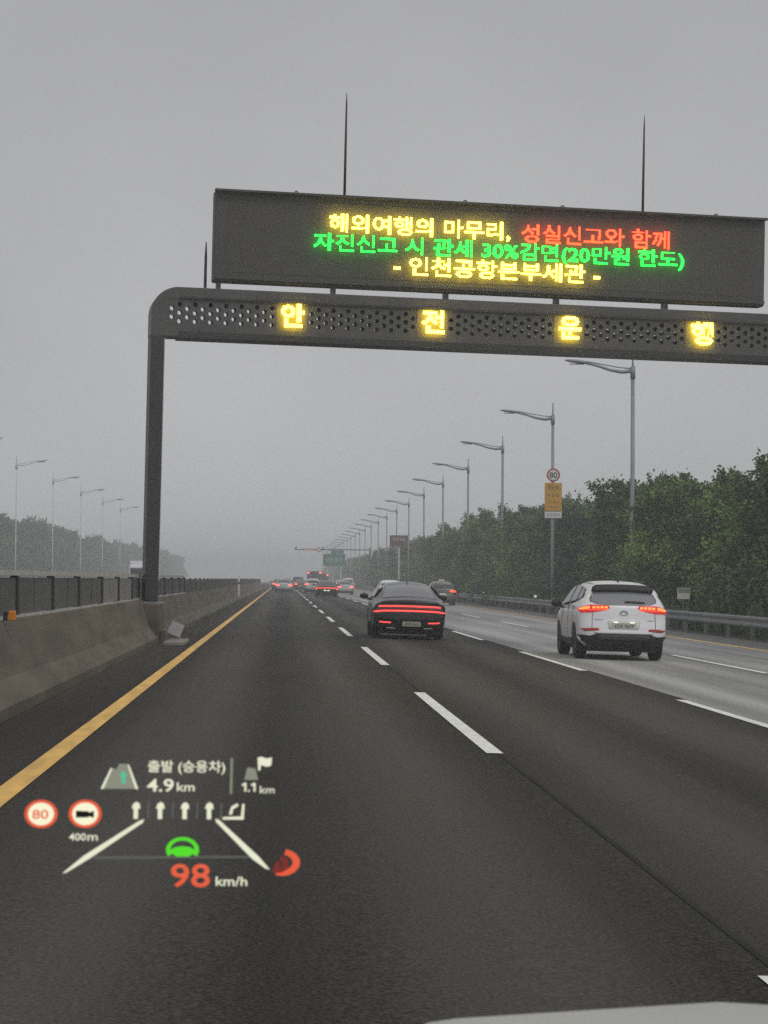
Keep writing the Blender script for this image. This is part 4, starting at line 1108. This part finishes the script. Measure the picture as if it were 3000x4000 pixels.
# ------------------------------------------------------------------ head-up display: a lit image floating over the bonnet
HUDY = 2.6; KH = HUDY/9000.0*1.003
def hud():
    # origin = picture point (640, 3200); local x right, z up, in metres
    t = empty('head_up_display', (-0.1306, HUDY, 1.2006)); t.rotation_euler = (0, R(0.3), 0)
    tag(t, 'glowing head-up display with speed, lane arrows and navigation signs floating over the road', 'display')
    cream = glow('display cream', (0.80, 0.82, 0.62), 1.0, (0, 0, 0)); dim = glow('display dim', (0.45, 0.47, 0.36), 0.55, (0, 0, 0))
    dimmer = glow('display faint', (0.40, 0.43, 0.38), 0.24, (0, 0, 0))
    disc = glow('display disc', (0.90, 0.87, 0.62), 1.05, (0, 0, 0)); red = glow('display red', (0.92, 0.125, 0.05), 0.85, (0, 0, 0))
    deep = glow('display dark red', (0.5, 0.05, 0.03), 0.4, (0, 0, 0))
    green_ = glow('display green', (0.10, 0.85, 0.02), 0.85, (0, 0, 0)); mint = glow('display mint', (0.12, 0.75, 0.45), 0.7, (0, 0, 0))
    black = mat('display black', (0.004, 0.004, 0.004), 0.9)
    S = 1250/1659
    def P(x, y): return ((x*S-640)*KH, -((2850+y*S)-3200)*KH)
    TH = 0.0006
    def txt(name, s, x0, x1, y0, y1, m, bold=0.01, parent=None, dy=0.0):
        a, c = P(x0, y1); b_, d = P(x1, y0)
        o = link(name, fit_text(s, a, b_, c, d, TH, bold), m, parent or t); o.location.y = dy; return o
    def poly(name, pts, m, dy=0.0, parent=None):
        mb = MB(); mb.prism([P(*p) for p in pts], dy, dy+TH); return mb.build(name, m, parent or t)
    def ring(name, cx, cy, r0, r1, m, dy=0.0, sy=1.0, a0=0.0, a1=2*PI, parent=None):
        x, z = P(cx, cy); mb = MB(); mb.ring(x, z, r0*S*KH, r1*S*KH, dy, dy+TH, 40, 1.0, sy, a0, a1); return mb.build(name, m, parent or t)
    poly('road_icon', [(520, 312), (712, 312), (662, 185), (612, 185), (600, 212), (572, 206)], dim)
    poly('road_icon_edge', [(520, 312), (534, 312), (578, 208), (570, 206)], cream, -.001); poly('road_icon_edge', [(698, 312), (712, 312), (664, 190), (656, 190)], cream, -.001)
    poly('guide_arrow', [(627, 283), (648, 283), (646, 245), (656, 245), (636, 218), (614, 245), (626, 245)], mint, -.002)
    txt('exit_name', '출발 (승용차)', 760, 1156, 165, 236, cream, .012)
    txt('distance', '4.9', 756, 893, 260, 326, cream, .012); txt('distance_unit', 'km', 910, 1000, 278, 322, cream, .008)
    poly('divider', [(1184, 150), (1195, 150), (1193, 335), (1182, 335)], dim)
    poly('small_road_icon', [(1255, 262), (1326, 262), (1312, 205), (1270, 198)], dim)
    poly('flag', [(1322, 148), (1340, 143), (1368, 152), (1396, 146), (1392, 188), (1368, 194), (1340, 185), (1336, 214), (1326, 214)], cream)
    [poly('next_distance', q, cream) for q in ([(1243, 284), (1258, 277), (1266, 277), (1266, 322), (1256, 322), (1256, 289), (1243, 294)], [(1274, 313), (1283, 313), (1283, 322), (1274, 322)], [(1290, 284), (1305, 277), (1313, 277), (1313, 322), (1303, 322), (1303, 289), (1290, 294)])]; txt('next_unit', 'km', 1336, 1410, 294, 330, cream, .004)
    for cx, cy, nm in ((218, 443, 'speed_limit_icon'), (443, 441, 'camera_icon')):
        o = ring(nm, cx, cy, 0, 66, disc, -.001, .88); q = ring('rim', cx, cy, 67, 84, red, -.001, .86, parent=o)
        if nm == 'speed_limit_icon': txt('number', '80', 174, 256, 420, 468, red, .012, o, -.0025)
        else:
            poly('camera_body', [(396, 424), (462, 427), (462, 434), (488, 424), (488, 462), (462, 452), (462, 458), (396, 460)], black, -.0025, o)
    txt('camera_distance', '400', 362, 448, 541, 578, cream, .008); txt('camera_distance_unit', 'm', 456, 508, 550, 578, cream, .004)
    for cx in (702, 826, 952, 1077):
        poly('lane_arrow', [(cx-12, 465), (cx+10, 465), (cx+10, 412), (cx+22, 414), (cx+18, 388), (cx+2, 378), (cx-14, 388), (cx-22, 412), (cx-12, 412)], cream)
    for cx in (764, 890, 1015, 1138): poly('lane_divider', [(cx-5, 462), (cx+4, 462), (cx+6, 380), (cx-3, 380)], dimmer)
    poly('exit_lane_icon', [(1145, 466), (1254, 466), (1258, 386), (1246, 386), (1240, 450), (1148, 454)], cream)
    poly('exit_lane_arrow', [(1178, 440), (1194, 440), (1200, 412), (1226, 396), (1222, 382), (1190, 400)], cream)
    poly('lane_guide', [(745, 466), (716, 478), (440, 654), (330, 746), (350, 742), (470, 668), (738, 484)], cream)
    poly('lane_guide', [(1110, 462), (1130, 470), (1335, 656), (1392, 722), (1370, 716), (1302, 668), (1112, 478)], cream)
    poly('horizon_line', [(490, 660), (1330, 652), (1330, 662), (490, 672)], dimmer, .001)
    ring('steering_wheel_icon', 943, 622, 62, 84, green_, -.002, .78, R(-28), R(208))
    poly('steering_wheel_hub', [(872, 628), (905, 608), (943, 603), (982, 608), (1015, 628), (1018, 655), (1000, 640), (975, 655), (912, 655), (890, 640), (868, 655)], green_, -.0022)
    txt('speed', '98', 884, 1085, 694, 815, red, .012); txt('speed_unit', 'km/h', 1115, 1276, 758, 806, cream, .010)
    ring('alert_arc', 1454, 684, 54, 92, red, -.001, .74, R(-112), R(78)); ring('alert_arc', 1432, 692, 26, 56, deep, -.002, .80, R(-125), R(70)); ring('alert_arc', 1418, 692, 4, 24, deep, -.003, .85, R(-110), R(60))
hud()

# ------------------------------------------------------------------ haze
def haze():
    mb = MB(); mb.box(-1450, 1450, -70, 1420, -1.9, 13.6)
    me = mb.mesh('haze'); o = link('haze', me)
    m = bpy.data.materials.new('haze'); m.use_nodes = True; nt = m.node_tree; nt.nodes.clear()
    out = nt.nodes.new('ShaderNodeOutputMaterial'); v = nt.nodes.new('ShaderNodeVolumePrincipled')
    v.inputs['Color'].default_value = (0.93, 0.95, 0.97, 1); v.inputs['Density'].default_value = 0.0014; v.inputs['Anisotropy'].default_value = 0.2
    nt.links.new(v.outputs[0], out.inputs['Volume']); me.materials.append(m)
    tag(o, 'grey drizzle haze over the whole road', 'haze', kind='stuff')
haze()
